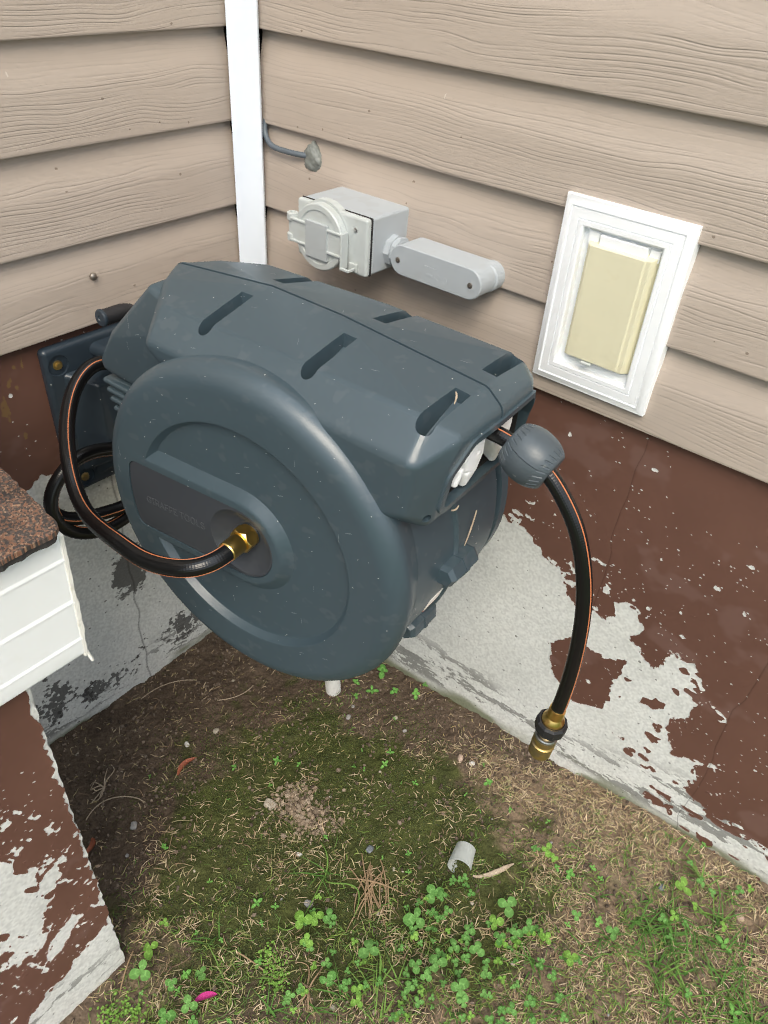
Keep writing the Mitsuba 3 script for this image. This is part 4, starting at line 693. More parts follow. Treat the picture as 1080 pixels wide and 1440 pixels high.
SEEDLING = [(0.9297,-0.1931,0.0106),(0.9079,-0.1955,0.0068),(0.9668,-0.2687,0.0062),(1.0022,-0.2353,0.0092),(1.1663,-0.1418,0.0162),(1.2117,-0.2273,0.0158),(1.0806,-0.0001,0.0081),(1.1062,-0.0473,0.0053),(0.9738,-0.1674,0.006),(0.8528,-0.1289,0.0062),(1.1796,-0.2459,0.0041),(0.9541,-0.1606,0.0069),(0.3603,-0.5876,0.0053),(0.4698,-0.5778,0.0069),(0.5576,-0.6973,0.009),(0.5688,-0.721,0.0073),(0.6141,-0.7194,0.004),(0.6578,-0.699,0.0048),(0.5602,-0.5539,0.0117),(0.5858,-0.5378,0.0075),(0.5889,-0.5707,0.0058),(0.6294,-0.6154,0.0089),(0.5588,-0.6293,0.005),(0.5187,-0.6462,0.005),(0.6217,-0.6917,0.0048),(0.5392,-0.1854,0.0083),(0.5507,-0.2165,0.01),(0.6221,-0.2139,0.0081),(0.3922,-0.0324,0.0175),(0.4085,-0.0856,0.0147),(0.3676,-0.0897,0.0089),(0.3907,-0.1159,0.0069),(0.4478,-0.0583,0.0108),(0.4869,-0.0351,0.0122),(0.4864,-0.0032,0.0074),(0.3812,-0.3362,0.0083),(0.4172,-0.3139,0.0064),(0.5272,-0.2486,0.0045),(0.5053,-0.253,0.0046),(0.7265,-0.1265,0.009),(0.6978,-0.0981,0.0046),(0.7078,-0.1727,0.0044),(0.7495,-0.187,0.0044),(0.564,-0.3943,0.0052),(0.789,-0.1522,0.0062),(0.4934,-0.1148,0.0048),(0.4929,-0.2157,0.0037),(0.6681,-0.3646,0.0042),(0.6975,-0.3273,0.0043),(0.6009,-0.2277,0.0036),(0.3812,-0.3371,0.0102),(0.3302,-0.4015,0.0074),(0.4119,-0.3841,0.0054),(0.217,-0.5143,0.0047),(0.3581,-0.5869,0.0062),(0.3731,-0.4528,0.0036),(0.6969,-0.3283,0.0068),(0.6676,-0.3628,0.0034),(0.7171,-0.354,0.0059),(0.8714,-0.4114,0.0056)]
COVER = [(0.5243,-0.7969,0.0246),(0.5448,-0.784,0.0184),(0.5192,-0.8088,0.0164),(0.6539,-0.6102,0.0202),(0.6341,-0.6009,0.0142),(0.6759,-0.6172,0.016)]
PEBBLE = [(0.232,-0.366,0.0145),(0.2125,-0.4245,0.0082),(0.4403,-0.4138,0.017),(0.278,-0.5982,0.0128),(0.1514,-0.2508,0.0061),(0.0618,-0.5769,0.006),(0.1591,-0.5425,0.0039),(0.6548,-0.1127,0.0115),(0.6791,-0.1086,0.0114),(0.4934,-0.1111,0.0086),(0.4141,-0.1671,0.0096),(0.3497,-0.1896,0.0039),(0.4015,-0.1388,0.0063),(0.6997,-0.2284,0.0066),(0.552,-0.4496,0.0077),(0.6394,-0.3636,0.012),(0.5687,-0.134,0.0037),(0.5548,-0.2348,0.0054),(0.5291,-0.1267,0.0071),(0.6774,-0.2185,0.0053),(0.7272,-0.2426,0.0052),(0.4587,-0.3102,0.0055),(0.505,-0.3375,0.0045),(0.5148,-0.3296,0.0045),(0.4552,-0.361,0.0045),(0.7741,-0.1845,0.0035),(0.5509,-0.4509,0.0073),(0.4611,-0.5205,0.0043),(0.2973,-0.6843,0.0063),(0.3207,-0.6413,0.0067),(0.3815,-0.6682,0.0044),(0.3716,-0.6813,0.0035),(0.6888,-0.6525,0.0071),(0.5856,-0.5249,0.005),(0.6232,-0.5002,0.0116),(0.601,-0.5746,0.0041),(0.3925,-0.6097,0.0044),(0.4334,-0.5843,0.0043),(0.5257,-0.6609,0.005),(0.6961,-0.3674,0.0059),(0.7097,-0.36,0.0038),(0.7669,-0.3325,0.0042),(0.7231,-0.4427,0.0062),(0.7784,-0.4466,0.0036),(0.9338,-0.3732,0.0064),(0.8333,-0.334,0.0058),(0.9579,-0.4058,0.004),(0.7633,-0.5915,0.0079),(1.059,-0.1155,0.0113),(1.1745,-0.0811,0.0122),(1.1231,-0.1482,0.0051),(0.9134,-0.1041,0.0044),(0.8793,-0.1615,0.0048),(1.1407,-0.2854,0.0102),(1.0778,-0.3465,0.004)]
R = np.random.default_rng(77)
pq = lathe([(0.0135, -0.10), (0.0165, -0.10), (0.0165, 0.0), (0.0160, 0.0008), (0.0140, 0.0008), (0.0135, 0.0)], (0.333, -0.133, 0.095), (-0.10, -0.02, 1), 40)
single('drain_pipe', tri(pq), 'pvc_white', 'short stub of white plastic pipe standing in the soil under the reel', 'pipe')
# cut piece of clear tube: half a sleeve lying on the moss, one corner standing up
def sleeve():
    v, f = [], []; ax = np.array([0.30, -0.95, 0.10]); ax /= np.linalg.norm(ax); A = align(ax); c = np.array([0.778, -0.284, 0.101]); n, k = 26, 14
    for i in range(k):
        for j in range(n):
            t = 0.25 + 5.2 * j / (n - 1); s = i / (k - 1); r = 0.0175 + 0.003 * s; ln = 0.040 + (0.014 if j > n - 5 else 0.0)
            v.append(c + ax * (s * ln - 0.018 - (0.014 if j > n - 5 else 0)) + r * (math.cos(t) * A[:, 0] + math.sin(t) * A[:, 1]))
    for i in range(k - 1):
        for j in range(n - 1):
            a = i * n + j; f += [[a, a + 1, a + n + 1], [a, a + n + 1, a + n]]
    return trimesh.Trimesh(np.array(v), f, process=False)
single('plastic_sleeve', sleeve(), 'clear_plastic', 'cut piece of cloudy clear plastic tube lying on the moss', 'plastic tube', smooth=True)
def rough_tube(pts, r, seed, sides=9, step=0.003, amp=0.25):
    p = spline(pts, step); rr = np.broadcast_to(r, (len(p),)) if np.isscalar(r) else np.interp(np.linspace(0, 1, len(p)), np.linspace(0, 1, len(r)), r)
    m, _ = tube(p, rr, sides); k = 1 + amp * (meshkit.fbm(m.vertices * 260, 2, seed) - 0.5)[:, None]
    c = np.repeat(p, sides + 1, 0); v = m.vertices.copy(); v[:len(c)] = c + (v[:len(c)] - c) * k[:len(c)]; return trimesh.Trimesh(v, m.faces, process=False)
def on(x, y, h=0.0): return (x, y, gz(x, y) + h)
single('stick', rough_tube([on(0.808, -0.296, .003), on(0.824, -0.283, .005), on(0.838, -0.262, .007), on(0.850, -0.236, .005)], [0.0018, 0.0040, 0.0048, 0.0042, 0.0012], 3), 'weathered_stick', 'pale weathered stick beside the clear plastic tube', 'stick')
# dried root twigs in a heap
tw = thing('dry_twigs', 'small heap of dry tan rootlets left of the clover', 'twigs')
for k in range(17):
    a = R.normal(-0.9, 0.35); c = np.array([0.700, -0.425]) + R.normal(0, 0.012, 2); l = R.uniform(0.025, 0.055); d = np.array([math.cos(a), math.sin(a)]) * l; q = R.normal(0, 0.010, 2)
    obj('twig', rough_tube([on(*(c - d), .002), on(*(c + q), .006 + .008 * R.random()), on(*(c + d), .003)], [0.0010, 0.0012, 0.0006], k, 6), 'dry_stem', tw)
def curl_plant(name, label, x, y, s, n, mat, seed):
    r = np.random.default_rng(seed); t = thing(name, label, 'plant')
    for k in range(n):
        a = r.uniform(0, 6.28); d = np.array([math.cos(a), math.sin(a)]) * s * r.uniform(.5, 1.1); e = d + r.normal(0, s * .3, 2)
        obj('stem', rough_tube([on(x, y, .001), on(x + d[0] * .5, y + d[1] * .5, .007 * r.random() + .003), on(x + d[0], y + d[1], .004), on(x + e[0], y + e[1], .002)], [0.0014, 0.0012, 0.0009, 0.0006], k + seed, 6), mat, t)
    return t
curl_plant('withered_weed', 'withered gray green weed flat on the bare soil near the step', 0.166, -0.585, 0.038, 8, 'weathered_stick', 5)
curl_plant('withered_weed', 'knot of dry brown stems at the bottom edge left of the clover', 0.72, -0.60, 0.040, 7, 'dry_stem', 9)
def runner(label, pts, r=0.0011, mat='dry_stem'): single('dry_runner', rough_tube([on(*p) for p in pts], r, 2, 7), mat, label, 'stem')
def where(x, y):
    if x < 0.40 and y > -0.34: return 'in the soil under the reel'
    if y > -0.09 - 0.10 * (x > 0.9): return 'along the right foundation'
    if x > 1.0: return 'in the grass at the lower right'
    if x < 0.45 and y < -0.34: return 'on the dark soil near the step'
    if x < 0.66 and y < -0.56: return 'near the lower tip of the step'
    if y < -0.44 or x > 0.84: return 'in the clover patch at the bottom'
    return 'on the mossy ground below the reel'
TONE = {'stone_buff': 'buff', 'stone_gray': 'gray', 'stone_white': 'whitish', 'stone_brown': 'brown', 'stone_pink': 'pinkish', 'stone_blue': 'blue gray'}
runner('long thin dry stem curving over the bare soil near the step', [(0.200, -0.647, .003), (0.194, -0.615, .008), (0.208, -0.586, .010), (0.241, -0.560, .008), (0.263, -0.563, .003)], 0.0010, 'weathered_stick')
runner('thin dry stem along the foot of the left foundation', [(0.039, -0.410, .003), (0.056, -0.352, .007), (0.091, -0.301, .003)], 0.0009, 'weathered_stick')
runner('thin dry stem on the soil under the reel', [(0.169, -0.310, .003), (0.197, -0.272, .005), (0.196, -0.232, .003)], 0.0009, 'weathered_stick')
runner('pale dry stem at the lower corner of the step', [(0.468, -0.732, .010), (0.483, -0.754, .010), (0.502, -0.780, .004)], 0.0011)
runner('dry stem near the bottom edge right of the pink petal', [(0.588, -0.630, .003), (0.615, -0.625, .008), (0.644, -0.620, .003)])
def curled_leaf(key, label, pts, w, mat, cat_='leaf'):
    p = spline([on(*q) for q in pts], 0.002); t = np.linspace(0, 1, len(p)); d = np.gradient(p, axis=0); d /= np.linalg.norm(d, axis=1, keepdims=True); s = np.cross(d, [0, 0, 1.0]); s /= np.linalg.norm(s, axis=1, keepdims=True)
    ww = w * np.sin(np.pi * np.clip(t * .94 + .05, 0, 1)) ** .7; up = np.array([0, 0, 1.0])
    X = np.stack([p + s * ww[:, None] * k + up * (ww * c)[:, None] for k, c in ((-1, .7), (-.5, .15), (0, 0), (.5, .2), (1, .8))], 1)
    single(key, grid_mesh(X[..., 0], X[..., 1], X[..., 2]), mat, label, cat_, smooth=True)
curled_leaf('dead_leaf', 'curled reddish dead leaf on the dark soil below the reel', [(0.258, -0.482, .004), (0.250, -0.463, .008), (0.254, -0.433, .004)], 0.0055, 'red_leaf')
curled_leaf('dead_leaf', 'small reddish dead leaf against the edge of the step', [(0.265, -0.690, .008), (0.262, -0.672, .010), (0.240, -0.660, .004)], 0.0050, 'red_leaf')
curled_leaf('petal', 'fallen pink petal among the clover at the bottom edge', [(0.603, -0.718, .014), (0.610, -0.705, .018), (0.620, -0.690, .012)], 0.0052, 'petal_pink', 'petal')

# pebbles
def rock(r, seed, flat, sub=2, square=0.0):
    m = trimesh.creation.icosphere(sub, 1.0); v = m.vertices.copy(); q = np.random.default_rng(seed)
    v = np.sign(v) * np.abs(v) ** (1 - square); v *= (1 + 0.55 * (meshkit.fbm(v * 1.6 + seed, 3, seed) - 0.5))[:, None]
    v = v * [r * q.uniform(.85, 1.2), r * q.uniform(.7, .9), r * flat]; a = q.uniform(0, 6.28); c, s = math.cos(a), math.sin(a)
    return trimesh.Trimesh(v @ np.array([[c, s, 0], [-s, c, 0], [0, 0, 1]]), m.faces, process=False)
SPECIAL = {2: ('flat pale rectangular stone on the moss below the reel', 'stone_buff', .45, .45), 7: ('pinkish pale pebble in front of the brass coupling', 'stone_pink', .7, .1), 8: ('flat white gray pebble beside the pinkish one', 'stone_white', .45, .1), 15: ('dark purple gray stone in the wet moss', 'stone_blue', .5, .3),
           0: ('round buff stone on the dark soil below the reel', 'stone_buff', .6, .1), 3: ('gray brown stone half sunk in soil near the step', 'stone_gray', .5, .3), 48: ('smooth blue gray stone by the clover at the right', 'stone_blue', .55, .1), 49: ('rounded tan stone in bare soil near the right edge', 'stone_pink', .75, .1), 34: ('large gray stone beside a grass stalk in the clover', 'stone_gray', .55, .2), 1: ('small upright pale chip on the dark soil', 'stone_white', .9, .3), 53: ('long dark stone at the lower right edge', 'stone_brown', .45, .2)}
MATS = ['stone_buff', 'stone_gray', 'stone_gray', 'stone_white', 'stone_buff', 'stone_brown', 'stone_pink']
for i, (x, y, r) in enumerate(PEBBLE):
    lab, mt, fl_a, sq = SPECIAL.get(i, (None, MATS[int(R.integers(7))], .55, .15)); lab = lab or f'small rounded {TONE[mt]} pebble {where(x, y)}'
    m = rock(r * 0.60, i + 3, fl_a, 2 if r > .006 else 1, sq); m.apply_translation(on(x, y, r * 0.60 * fl_a * 0.25))
    single('pebble', m, mt, lab, 'pebble', None if i in SPECIAL else f'{TONE[mt]} pebbles {where(x, y)}', smooth=True)

# clover
def leaflet(l, w, notch=0.06, fold=0.25, droop=0.25, nu=7, nv=9):
    v, uv = [], []
    for j in range(nv):
        t = j / (nv - 1); h = w * (math.sin(math.pi * min(1, t * 0.93 + 0.035)) ** 0.75) * (0.62 + 0.5 * t)
        for i in range(nu):
            s = 2 * i / (nu - 1) - 1; y = l * t - (l * notch * (1 - abs(s)) if t > .9 else 0); x = h * s
            v.append((x, y, fold * abs(x) - droop * l * t * t)); uv.append((i / (nu - 1), t))
    f = []
    for j in range(nv - 1):
        for i in range(nu - 1): a = j * nu + i; f += [[a, a + 1, a + nu + 1], [a, a + nu + 1, a + nu]]
    return trimesh.Trimesh(np.array(v), f, process=False), np.array(uv)
LEAVES = [leaflet(1.0, 0.46 + .05 * k, .05 + .02 * (k % 2), .18 + .10 * k, .05 + .14 * k) for k in range(3)]
LD = {(k, mt): mikit.ply(LEAVES[k][0], mt, smooth=True, uv=LEAVES[k][1]) for k in range(3) for mt in ('clover_green', 'clover_lime')}
def xf(origin, Rm, s):
    M = np.eye(4); M[:3, :3] = np.asarray(Rm) * s; M[:3, 3] = origin; return T(M)
def rotz(a): c, s = math.cos(a), math.sin(a); return np.array([[c, -s, 0], [s, c, 0], [0, 0, 1]])
def tilt_to(n):
    n = np.asarray(n, float) / np.linalg.norm(n); x = np.cross([0, 1.0, 0], n); x /= np.linalg.norm(x); return np.column_stack([x, np.cross(n, x), n])
LIGHTWARD = np.array([0.26, -0.40])
_cl = np.array(CLOVER); _rc = np.random.default_rng(5)
for _ in range(70):                                                     # smaller sprigs crowding round the larger ones
    q = _cl[_rc.integers(66)]; CLOVER = CLOVER + [(float(q[0] + _rc.normal(0, .020)), float(q[1] + _rc.normal(0, .020)), float(_rc.uniform(.0035, .0070)))]
SPECIAL_C = {13: 'large isolated three leaf clover standing left of the clover patch', 51: 'tall clover at the upper right end of the clover patch', 97: 'large clover beside the lower tip of the step', 96: 'clover behind the large one at the lower tip of the step', 101: 'clover holding the pink petal at its side', 16: 'clover just below the clear plastic tube'}
for i, (x, y, r) in enumerate(CLOVER):
    h = R.uniform(0.010, 0.020) + r * 1.2
    mt = 'clover_lime' if R.random() < .30 else 'clover_green'; tn = ('lime' if mt == 'clover_lime' else 'mid') + ' green'; sz = 'small' if r < .0070 else 'broad'
    lab = SPECIAL_C.get(i, f'{sz} {tn} three leaf clover {where(x, y)}')
    k0 = thing('clover', lab, 'clover', None if i in SPECIAL_C else f'{sz} {tn} clovers {where(x, y)}')
    g = np.array(on(x, y)); c = g + np.r_[LIGHTWARD * h * 0.9, h]; nrm_ = np.r_[LIGHTWARD * 0.75 + R.normal(0, .33, 2), 1.0]; Rt = tilt_to(nrm_)
    base = g + np.r_[R.normal(0, .008, 2), -0.002]; base[2] = gz(base[0], base[1]) - .001
    stm, _ = tube(spline([base, (base + c) / 2 + np.r_[R.normal(0, .003, 2), .002], c], 0.004), 0.00075, 6); obj('stem', stm, 'stem_green', k0, smooth=True)
    a0 = R.uniform(0, 6.28); nl = 3
    for q in range(nl):
        a = a0 + 2.094 * q + R.normal(0, .10); e = R.normal(0.10, .14); Rx = np.array([[1, 0, 0], [0, math.cos(e), -math.sin(e)], [0, math.sin(e), math.cos(e)]])
        kk = numbered(k0 + '__leaf'); scene[kk] = {**LD[int(R.integers(3)), mt], 'to_world': xf(c, Rt @ rotz(a) @ Rx, r * R.uniform(0.92, 1.25))}
# seedlings: pairs of pointed or round leaves on a short stem
SL = [leaflet(1.0, w, 0.0, .2, d, 5, 8) for w, d in ((0.30, .15), (0.42, .3))]
SD = [mikit.ply(m, 'seedling_green', smooth=True, uv=uv) for m, uv in SL]
SPECIAL_S = {4: 'four leaved pointed seedling in the grass at the right', 5: 'pointed seedling at the lower right corner'}
for i, (x, y, r) in enumerate(SEEDLING):
    h = R.uniform(0.004, 0.010) + r * .5
    k0 = thing('seedling', SPECIAL_S.get(i, ('four leaved' if r > .0045 else 'tiny two leaved') + f' weed seedling {where(x, y)}'), 'weed seedling', None if i in SPECIAL_S else f'weed seedlings {where(x, y)}')
    g = np.array(on(x, y)); c = g + np.r_[LIGHTWARD * h, h]; Rt = tilt_to(np.r_[LIGHTWARD * .6 + R.normal(0, .2, 2), 1.0])
    stm, _ = tube(np.linspace(g - [0, 0, .002], c, 4), 0.0007, 6); obj('stem', stm, 'stem_green', k0, smooth=True)
    a0 = R.uniform(0, 6.28); kind = int(R.integers(2))
    for q in range(4 if r > .0045 else 2):
        a = a0 + math.pi * q + (math.pi / 2 if q > 1 else 0); e = 0.15 + (.35 if q > 1 else 0); Rx = np.array([[1, 0, 0], [0, math.cos(e), -math.sin(e)], [0, math.sin(e), math.cos(e)]])
        kk = numbered(k0 + '__leaf'); scene[kk] = {**SD[kind], 'to_world': xf(c + [0, 0, .002 * (q > 1)], Rt @ rotz(a) @ Rx, r * R.uniform(.85, 1.05) * (.75 if q > 1 else 1))}
# tiny leaved ground cover, three mats
def leaf_scatter(pts, size, mat_label):
    base, uvb = SL[1]; v, f, uv = [], [], []; nb = len(base.vertices)
    for k, (x, y, h) in enumerate(pts):
        a = R.uniform(0, 6.28); M = tilt_to(np.r_[LIGHTWARD * .5 + R.normal(0, .4, 2), 1.0]) @ rotz(a); v.append(base.vertices @ M.T * size * R.uniform(.6, 1.2) + on(x, y, h)); f.append(base.faces + nb * k); uv.append(uvb)
    return trimesh.Trimesh(np.vstack(v), np.vstack(f), process=False), np.vstack(uv)
for lab, ids in (('mat of tiny leaved creeping weed near the lower tip of the step', (0, 1, 2)), ('mat of tiny leaved creeping weed left of the clover patch', (3, 4, 5))):
    pts = []
    for i in ids:
        x, y, r = COVER[i]
        for _ in range(60): pts.append((x + R.normal(0, r * .55), y + R.normal(0, r * .55), R.uniform(.003, .012)))
    m, uv = leaf_scatter(pts, 0.0046, ''); k = single('creeping_weed', m, 'clover_lime', lab, 'creeping weed', smooth=True, uv=uv); labels[k]['kind'] = 'stuff'

# grass
def blade(v, f, base, d, l, w, bend, h):
    n = 6; t = np.linspace(0, 1, n); d = np.asarray(d) / np.linalg.norm(d); s = np.array([-d[1], d[0], 0]); o = len(v)
    for q in t:
        p = base + np.r_[d * l * (q * .35 + .65 * q * q * bend + q * .3 * (1 - bend)), h * (q - bend * .75 * q * q)]; ww = w * (1 - q ** 2.2) * .5
        v += [p - s * ww + [0, 0, ww * .5], p, p + s * ww + [0, 0, ww * .5]]
    for j in range(n - 1):
        a = o + 3 * j; f += [[a, a + 1, a + 4], [a, a + 4, a + 3], [a + 1, a + 2, a + 5], [a + 1, a + 5, a + 4]]
TUFTS = [(1.09, -0.191, 11, .07), (1.109, -0.193, 10, .07), (1.142, -0.281, 9, .08), (1.142, -0.113, 7, .06), (1.178, -0.145, 9, .07), (1.077, -0.142, 8, .06), (1.236, -0.219, 9, .08), (1.039, -0.025, 4, .05), (1.067, -0.045, 4, .05), (1.054, -0.156, 6, .05), (1.166, -0.257, 9, .08), (1.10, -0.24, 9, .08), (1.19, -0.20, 8, .07), (1.06, -0.26, 7, .06), (0.99, -0.20, 5, .05), (1.15, -0.06, 6, .05), (1.21, -0.28, 8, .08),
         (0.552, -0.640, 4, .07), (0.60, -0.668, 4, .06), (0.613, -0.449, 7, .07), (0.785, -0.512, 7, .06), (0.811, -0.507, 6, .06), (0.738, -0.615, 7, .06), (0.764, -0.57, 6, .06), (0.795, -0.54, 7, .06), (0.70, -0.66, 7, .06), (0.83, -0.56, 7, .06), (0.90, -0.48, 6, .05), (0.98, -0.42, 7, .06), (1.02, -0.38, 7, .06), (0.66, -0.62, 4, .05), (0.93, -0.36, 4, .05)]
_rt = np.random.default_rng(31)
for _ in range(26):
    _x, _y = _rt.normal(1.13, 0.085), _rt.normal(-0.20, 0.075)
    if _y < -0.02: TUFTS.append((float(_x), float(_y), int(_rt.integers(5, 11)), float(_rt.uniform(.045, .085))))
TL_ = {19: 'grass tuft with long arching stalks in the bare middle of the soil', 17: 'upright grass blades near the lower tip of the step'}
for i, (x, y, n, l) in enumerate(TUFTS):
    v, f = [], []
    for _ in range(n):
        a = R.uniform(0, 6.28); b = np.array([x, y]) + np.clip(R.normal(0, .007, 2), -.011, .011)
        blade(v, f, np.array(on(b[0], b[1], -.002)), [math.cos(a), math.sin(a)], l * R.uniform(.45, 1.0), R.uniform(.0018, .0032), R.uniform(.5, 1.0), l * R.uniform(.35, .75))
    gm_ = 'grass_lime' if R.random() < .4 else 'grass_green'; tn = 'yellow green' if gm_ == 'grass_lime' else 'fresh green'
    single('grass_tuft', trimesh.Trimesh(np.array(v), f, process=False), gm_, TL_.get(i, f'thin {tn} grass tuft {where(x, y)}'), 'grass', None if i in TL_ else f'{tn} grass tufts {where(x, y)}', smooth=True)
sd = [[(0.613, -0.449, .003), (0.640, -0.455, .018), (0.668, -0.440, .022), (0.70, -0.475, .010)], [(0.613, -0.449, .003), (0.60, -0.43, .02), (0.57, -0.415, .016)], [(0.613, -0.449, .003), (0.628, -0.49, .016), (0.636, -0.545, .012), (0.615, -0.56, .006)]]
single('grass_stalk', cat([rough_tube([on(*q) for q in s], [0.0013, 0.0012, 0.0008], 4, 7) for s in sd]), 'grass_lime', 'long yellow green grass stalk sprawling over the bare soil', 'grass stalk')

# loose fibres: dry clippings, moss, crumbs
def scatter(n, field, lo, hi, seed):
    r = np.random.default_rng(seed); out = []
    while sum(map(len, out)) < n:
        p = np.c_[r.uniform(lo[0], hi[0], 40000), r.uniform(lo[1], hi[1], 40000)]; q = np.c_[p, np.zeros(len(p))]
        w = field(p[:, 0], p[:, 1]) * np.clip(3.2 * (meshkit.fbm(q * 26, 3, seed) - 0.34), 0, 1.2)
        keep = (r.random(len(p)) < w) & ~((p[:, 0] < 0.474) & (p[:, 1] < -0.738)) & (p[:, 1] < -0.003) & (p[:, 0] > 0.003); out.append(p[keep])
    return np.vstack(out)[:n]
LO, HI = (0.0, -0.98), (1.36, 0.0)
def strips(P, lmin, lmax, w, cols, seed, hmax, curl=0.5):
    r = np.random.default_rng(seed); n = len(P); a = r.uniform(0, 2 * np.pi, n); l = r.uniform(lmin, lmax, n) * np.where(r.random(n) < .12, 1.8, 1.0); k = 5; t = np.linspace(-.5, .5, k)
    cu = r.normal(0, curl, n); ang = a[:, None] + cu[:, None] * t[None] * 2; dx = np.cumsum(np.cos(ang), 1) / k; dy = np.cumsum(np.sin(ang), 1) / k; dx -= dx.mean(1, keepdims=True); dy -= dy.mean(1, keepdims=True)
    X = P[:, :1] + dx * l[:, None]; Y = P[:, 1:] + dy * l[:, None]; X = np.maximum(X, 0.001); Y = np.minimum(Y, -0.001)
    Z = ground_h_np(X, Y) + r.uniform(0.0005, hmax, (n, 1)) + r.normal(0, 1, (n, 1)) * t[None] * l[:, None] * .18 + 0.25 * hmax * (1 - 4 * t[None] ** 2) * r.random((n, 1))
    nx, ny = -np.sin(ang), np.cos(ang); ww = (w * r.uniform(.5, 1.2, n))[:, None] * (1 - (2 * np.abs(t[None])) ** 3 * .75)
    A = np.stack([X - nx * ww, Y - ny * ww, Z], -1); B = np.stack([X, Y, Z + ww * .9], -1); C = np.stack([X + nx * ww, Y + ny * ww, Z], -1)
    v = np.stack([A, B, C], 2).reshape(-1, 3); j = np.arange(k - 1); o = (np.arange(n) * 3 * k)[:, None] + 3 * j[None]; o = o.ravel()
    f = np.vstack([np.c_[o, o + 1, o + 4], np.c_[o, o + 4, o + 3], np.c_[o + 1, o + 2, o + 5], np.c_[o + 1, o + 5, o + 4]])
    cols = np.array(cols); c = cols[r.integers(len(cols), size=n)] * r.uniform(.75, 1.2, (n, 1)); return trimesh.Trimesh(v, f, process=False), np.repeat(c, 3 * k, 0)
def dryf(x, y): return np.clip(blobs(x, y, DRY, np.exp), 0, 1.3) * (1 - 0.6 * np.clip(blobs(x, y, MOSS, np.exp), 0, 1)) + 0.05
STRAW = [(0.50, 0.385, 0.245), (0.41, 0.30, 0.18), (0.60, 0.48, 0.33), (0.32, 0.215, 0.13), (0.22, 0.145, 0.09), (0.45, 0.38, 0.21), (0.34, 0.31, 0.14)]
m, c = strips(scatter(15000, dryf, LO, HI, 21), 0.006, 0.026, 0.00060, STRAW, 5, 0.0085, 0.35)
k = single('dry_clippings', m, 'straw_fibre', 'tan dry grass clippings matted over the soil', 'dry grass', smooth=True, color=c); labels[k]['kind'] = 'stuff'
m, c = strips(scatter(2600, lambda x, y: 0.5 + 0 * x, LO, HI, 22), 0.004, 0.014, 0.0006, STRAW[:3] + [(0.45, 0.36, 0.16)], 6, 0.004)
k = single('soil_litter', m, 'straw_fibre', 'sparse short straw bits strewn over bare soil and moss', 'litter', smooth=True, color=c); labels[k]['kind'] = 'stuff'
def mossf(x, y): return np.clip(blobs(x, y, MOSS, np.exp), 0, 1.2)
MOSSC = [(0.055, 0.078, 0.018), (0.075, 0.100, 0.022), (0.040, 0.058, 0.018), (0.115, 0.135, 0.030), (0.085, 0.082, 0.028)]
m, c = strips(scatter(30000, mossf, LO, HI, 23), 0.0025, 0.0065, 0.00055, MOSSC, 7, 0.0035, 0.8)
k = single('moss', m, 'moss_fibre', 'dark green moss carpeting the damp soil', 'moss', smooth=True, color=c); labels[k]['kind'] = 'stuff'
m, c = strips(scatter(7000, lambda x, y: np.clip(blobs(x, y, [(1.12, -0.2, 0.2, .9), (0.95, -0.45, 0.2, .7), (0.75, -0.55, 0.16, .6), (0.55, -0.72, 0.12, .7), (1.3, -0.35, 0.3, .8), (0.36, -0.16, 0.06, .5)], np.exp), 0, 1), LO, HI, 24), 0.006, 0.022, 0.0007, [(0.10, 0.19, 0.035), (0.15, 0.24, 0.04), (0.085, 0.14, 0.035), (0.19, 0.22, 0.06)], 8, 0.010)
k = single('grass_shoots', m, 'moss_fibre', 'fine short green shoots mixed into the dry clippings', 'grass', smooth=True, color=c); labels[k]['kind'] = 'stuff'
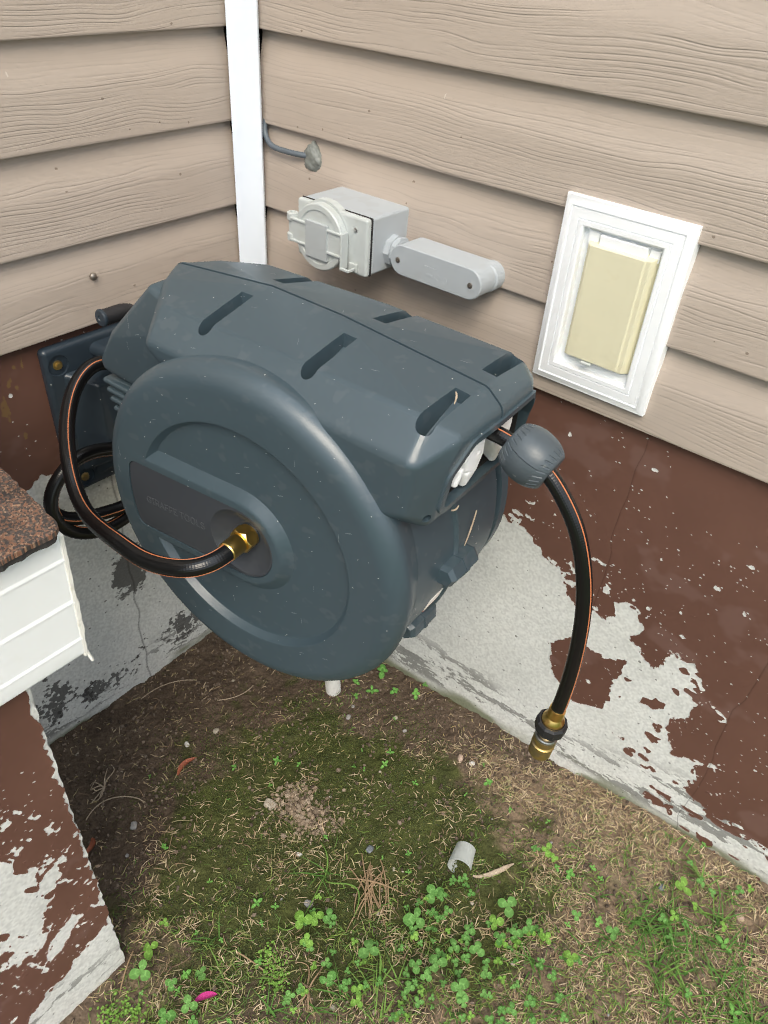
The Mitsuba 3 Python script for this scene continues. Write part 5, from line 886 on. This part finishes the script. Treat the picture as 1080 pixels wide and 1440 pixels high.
def crumbs(P, rmin, rmax, cols, seed):
    r = np.random.default_rng(seed); b = trimesh.creation.icosphere(0, 1.0); n = len(P); s = rmin + (rmax - rmin) * r.random(n) ** 3
    v = b.vertices[None] * (s[:, None, None] * r.uniform(.6, 1.3, (n, 1, 3))) * r.uniform(.7, 1.25, (n, len(b.vertices), 1)); a = r.uniform(0, 6.28, n); cs, sn = np.cos(a)[:, None], np.sin(a)[:, None]
    v = np.stack([v[..., 0] * cs - v[..., 1] * sn, v[..., 0] * sn + v[..., 1] * cs, v[..., 2]], -1); v += np.c_[P, ground_h_np(P[:, 0], P[:, 1]) + s * .3][:, None]
    f = (b.faces[None] + (np.arange(n) * len(b.vertices))[:, None, None]).reshape(-1, 3); cols = np.array(cols); c = cols[r.integers(len(cols), size=n)] * r.uniform(.7, 1.2, (n, 1)); return trimesh.Trimesh(v.reshape(-1, 3), f, process=False), np.repeat(c, len(b.vertices), 0)
m, c = crumbs(scatter(14000, lambda x, y: 0.55 - 0.4 * np.clip(blobs(x, y, MOSS, np.exp), 0, 1) + np.clip(blobs(x, y, PALE, np.exp), 0, 1), LO, HI, 25), 0.0008, 0.0042, [(0.09, 0.065, 0.046), (0.125, 0.09, 0.066), (0.07, 0.05, 0.036), (0.19, 0.145, 0.11)], 9)
k = single('soil_crumbs', m, 'crumb_soil', 'loose brown crumbs of soil', 'soil', smooth=False, color=c); labels[k]['kind'] = 'stuff'
m, c = crumbs(scatter(900, lambda x, y: np.clip(blobs(x, y, PALE[:1], np.exp), 0, 1), (0.42, -0.46), (0.58, -0.30), 26), 0.0012, 0.0055, [(0.24, 0.18, 0.125), (0.20, 0.15, 0.105), (0.29, 0.23, 0.17)], 10)
k = single('ant_hill', m, 'crumb_soil', 'small pale mound of dug out soil crumbs in the moss', 'soil', smooth=False, color=c); labels[k]['kind'] = 'stuff'

# dry grass bits that have blown on to the reel
def bit(label, pts): single('straw_bit', rough_tube([W(p) for p in pts], [0.0008, 0.0012, 0.0006], 3, 6, 0.002), 'weathered_stick', label, 'dry grass')
bit('pale dry straw bit lying in the front right finger slot', [(0.206, 0.098, 0.238), (0.212, 0.090, 0.239), (0.216, 0.080, 0.236)])
bit('thin dry straw stuck on the drum above the screw boss', [(0.2175, 0.170, 0.048), (0.2195, 0.158, 0.026), (0.2185, 0.150, 0.004)])
bit('short dry straw bit caught at the screw hole of the hood', [(0.2330, 0.074, 0.1130), (0.2350, 0.080, 0.1120), (0.2345, 0.086, 0.1135)])
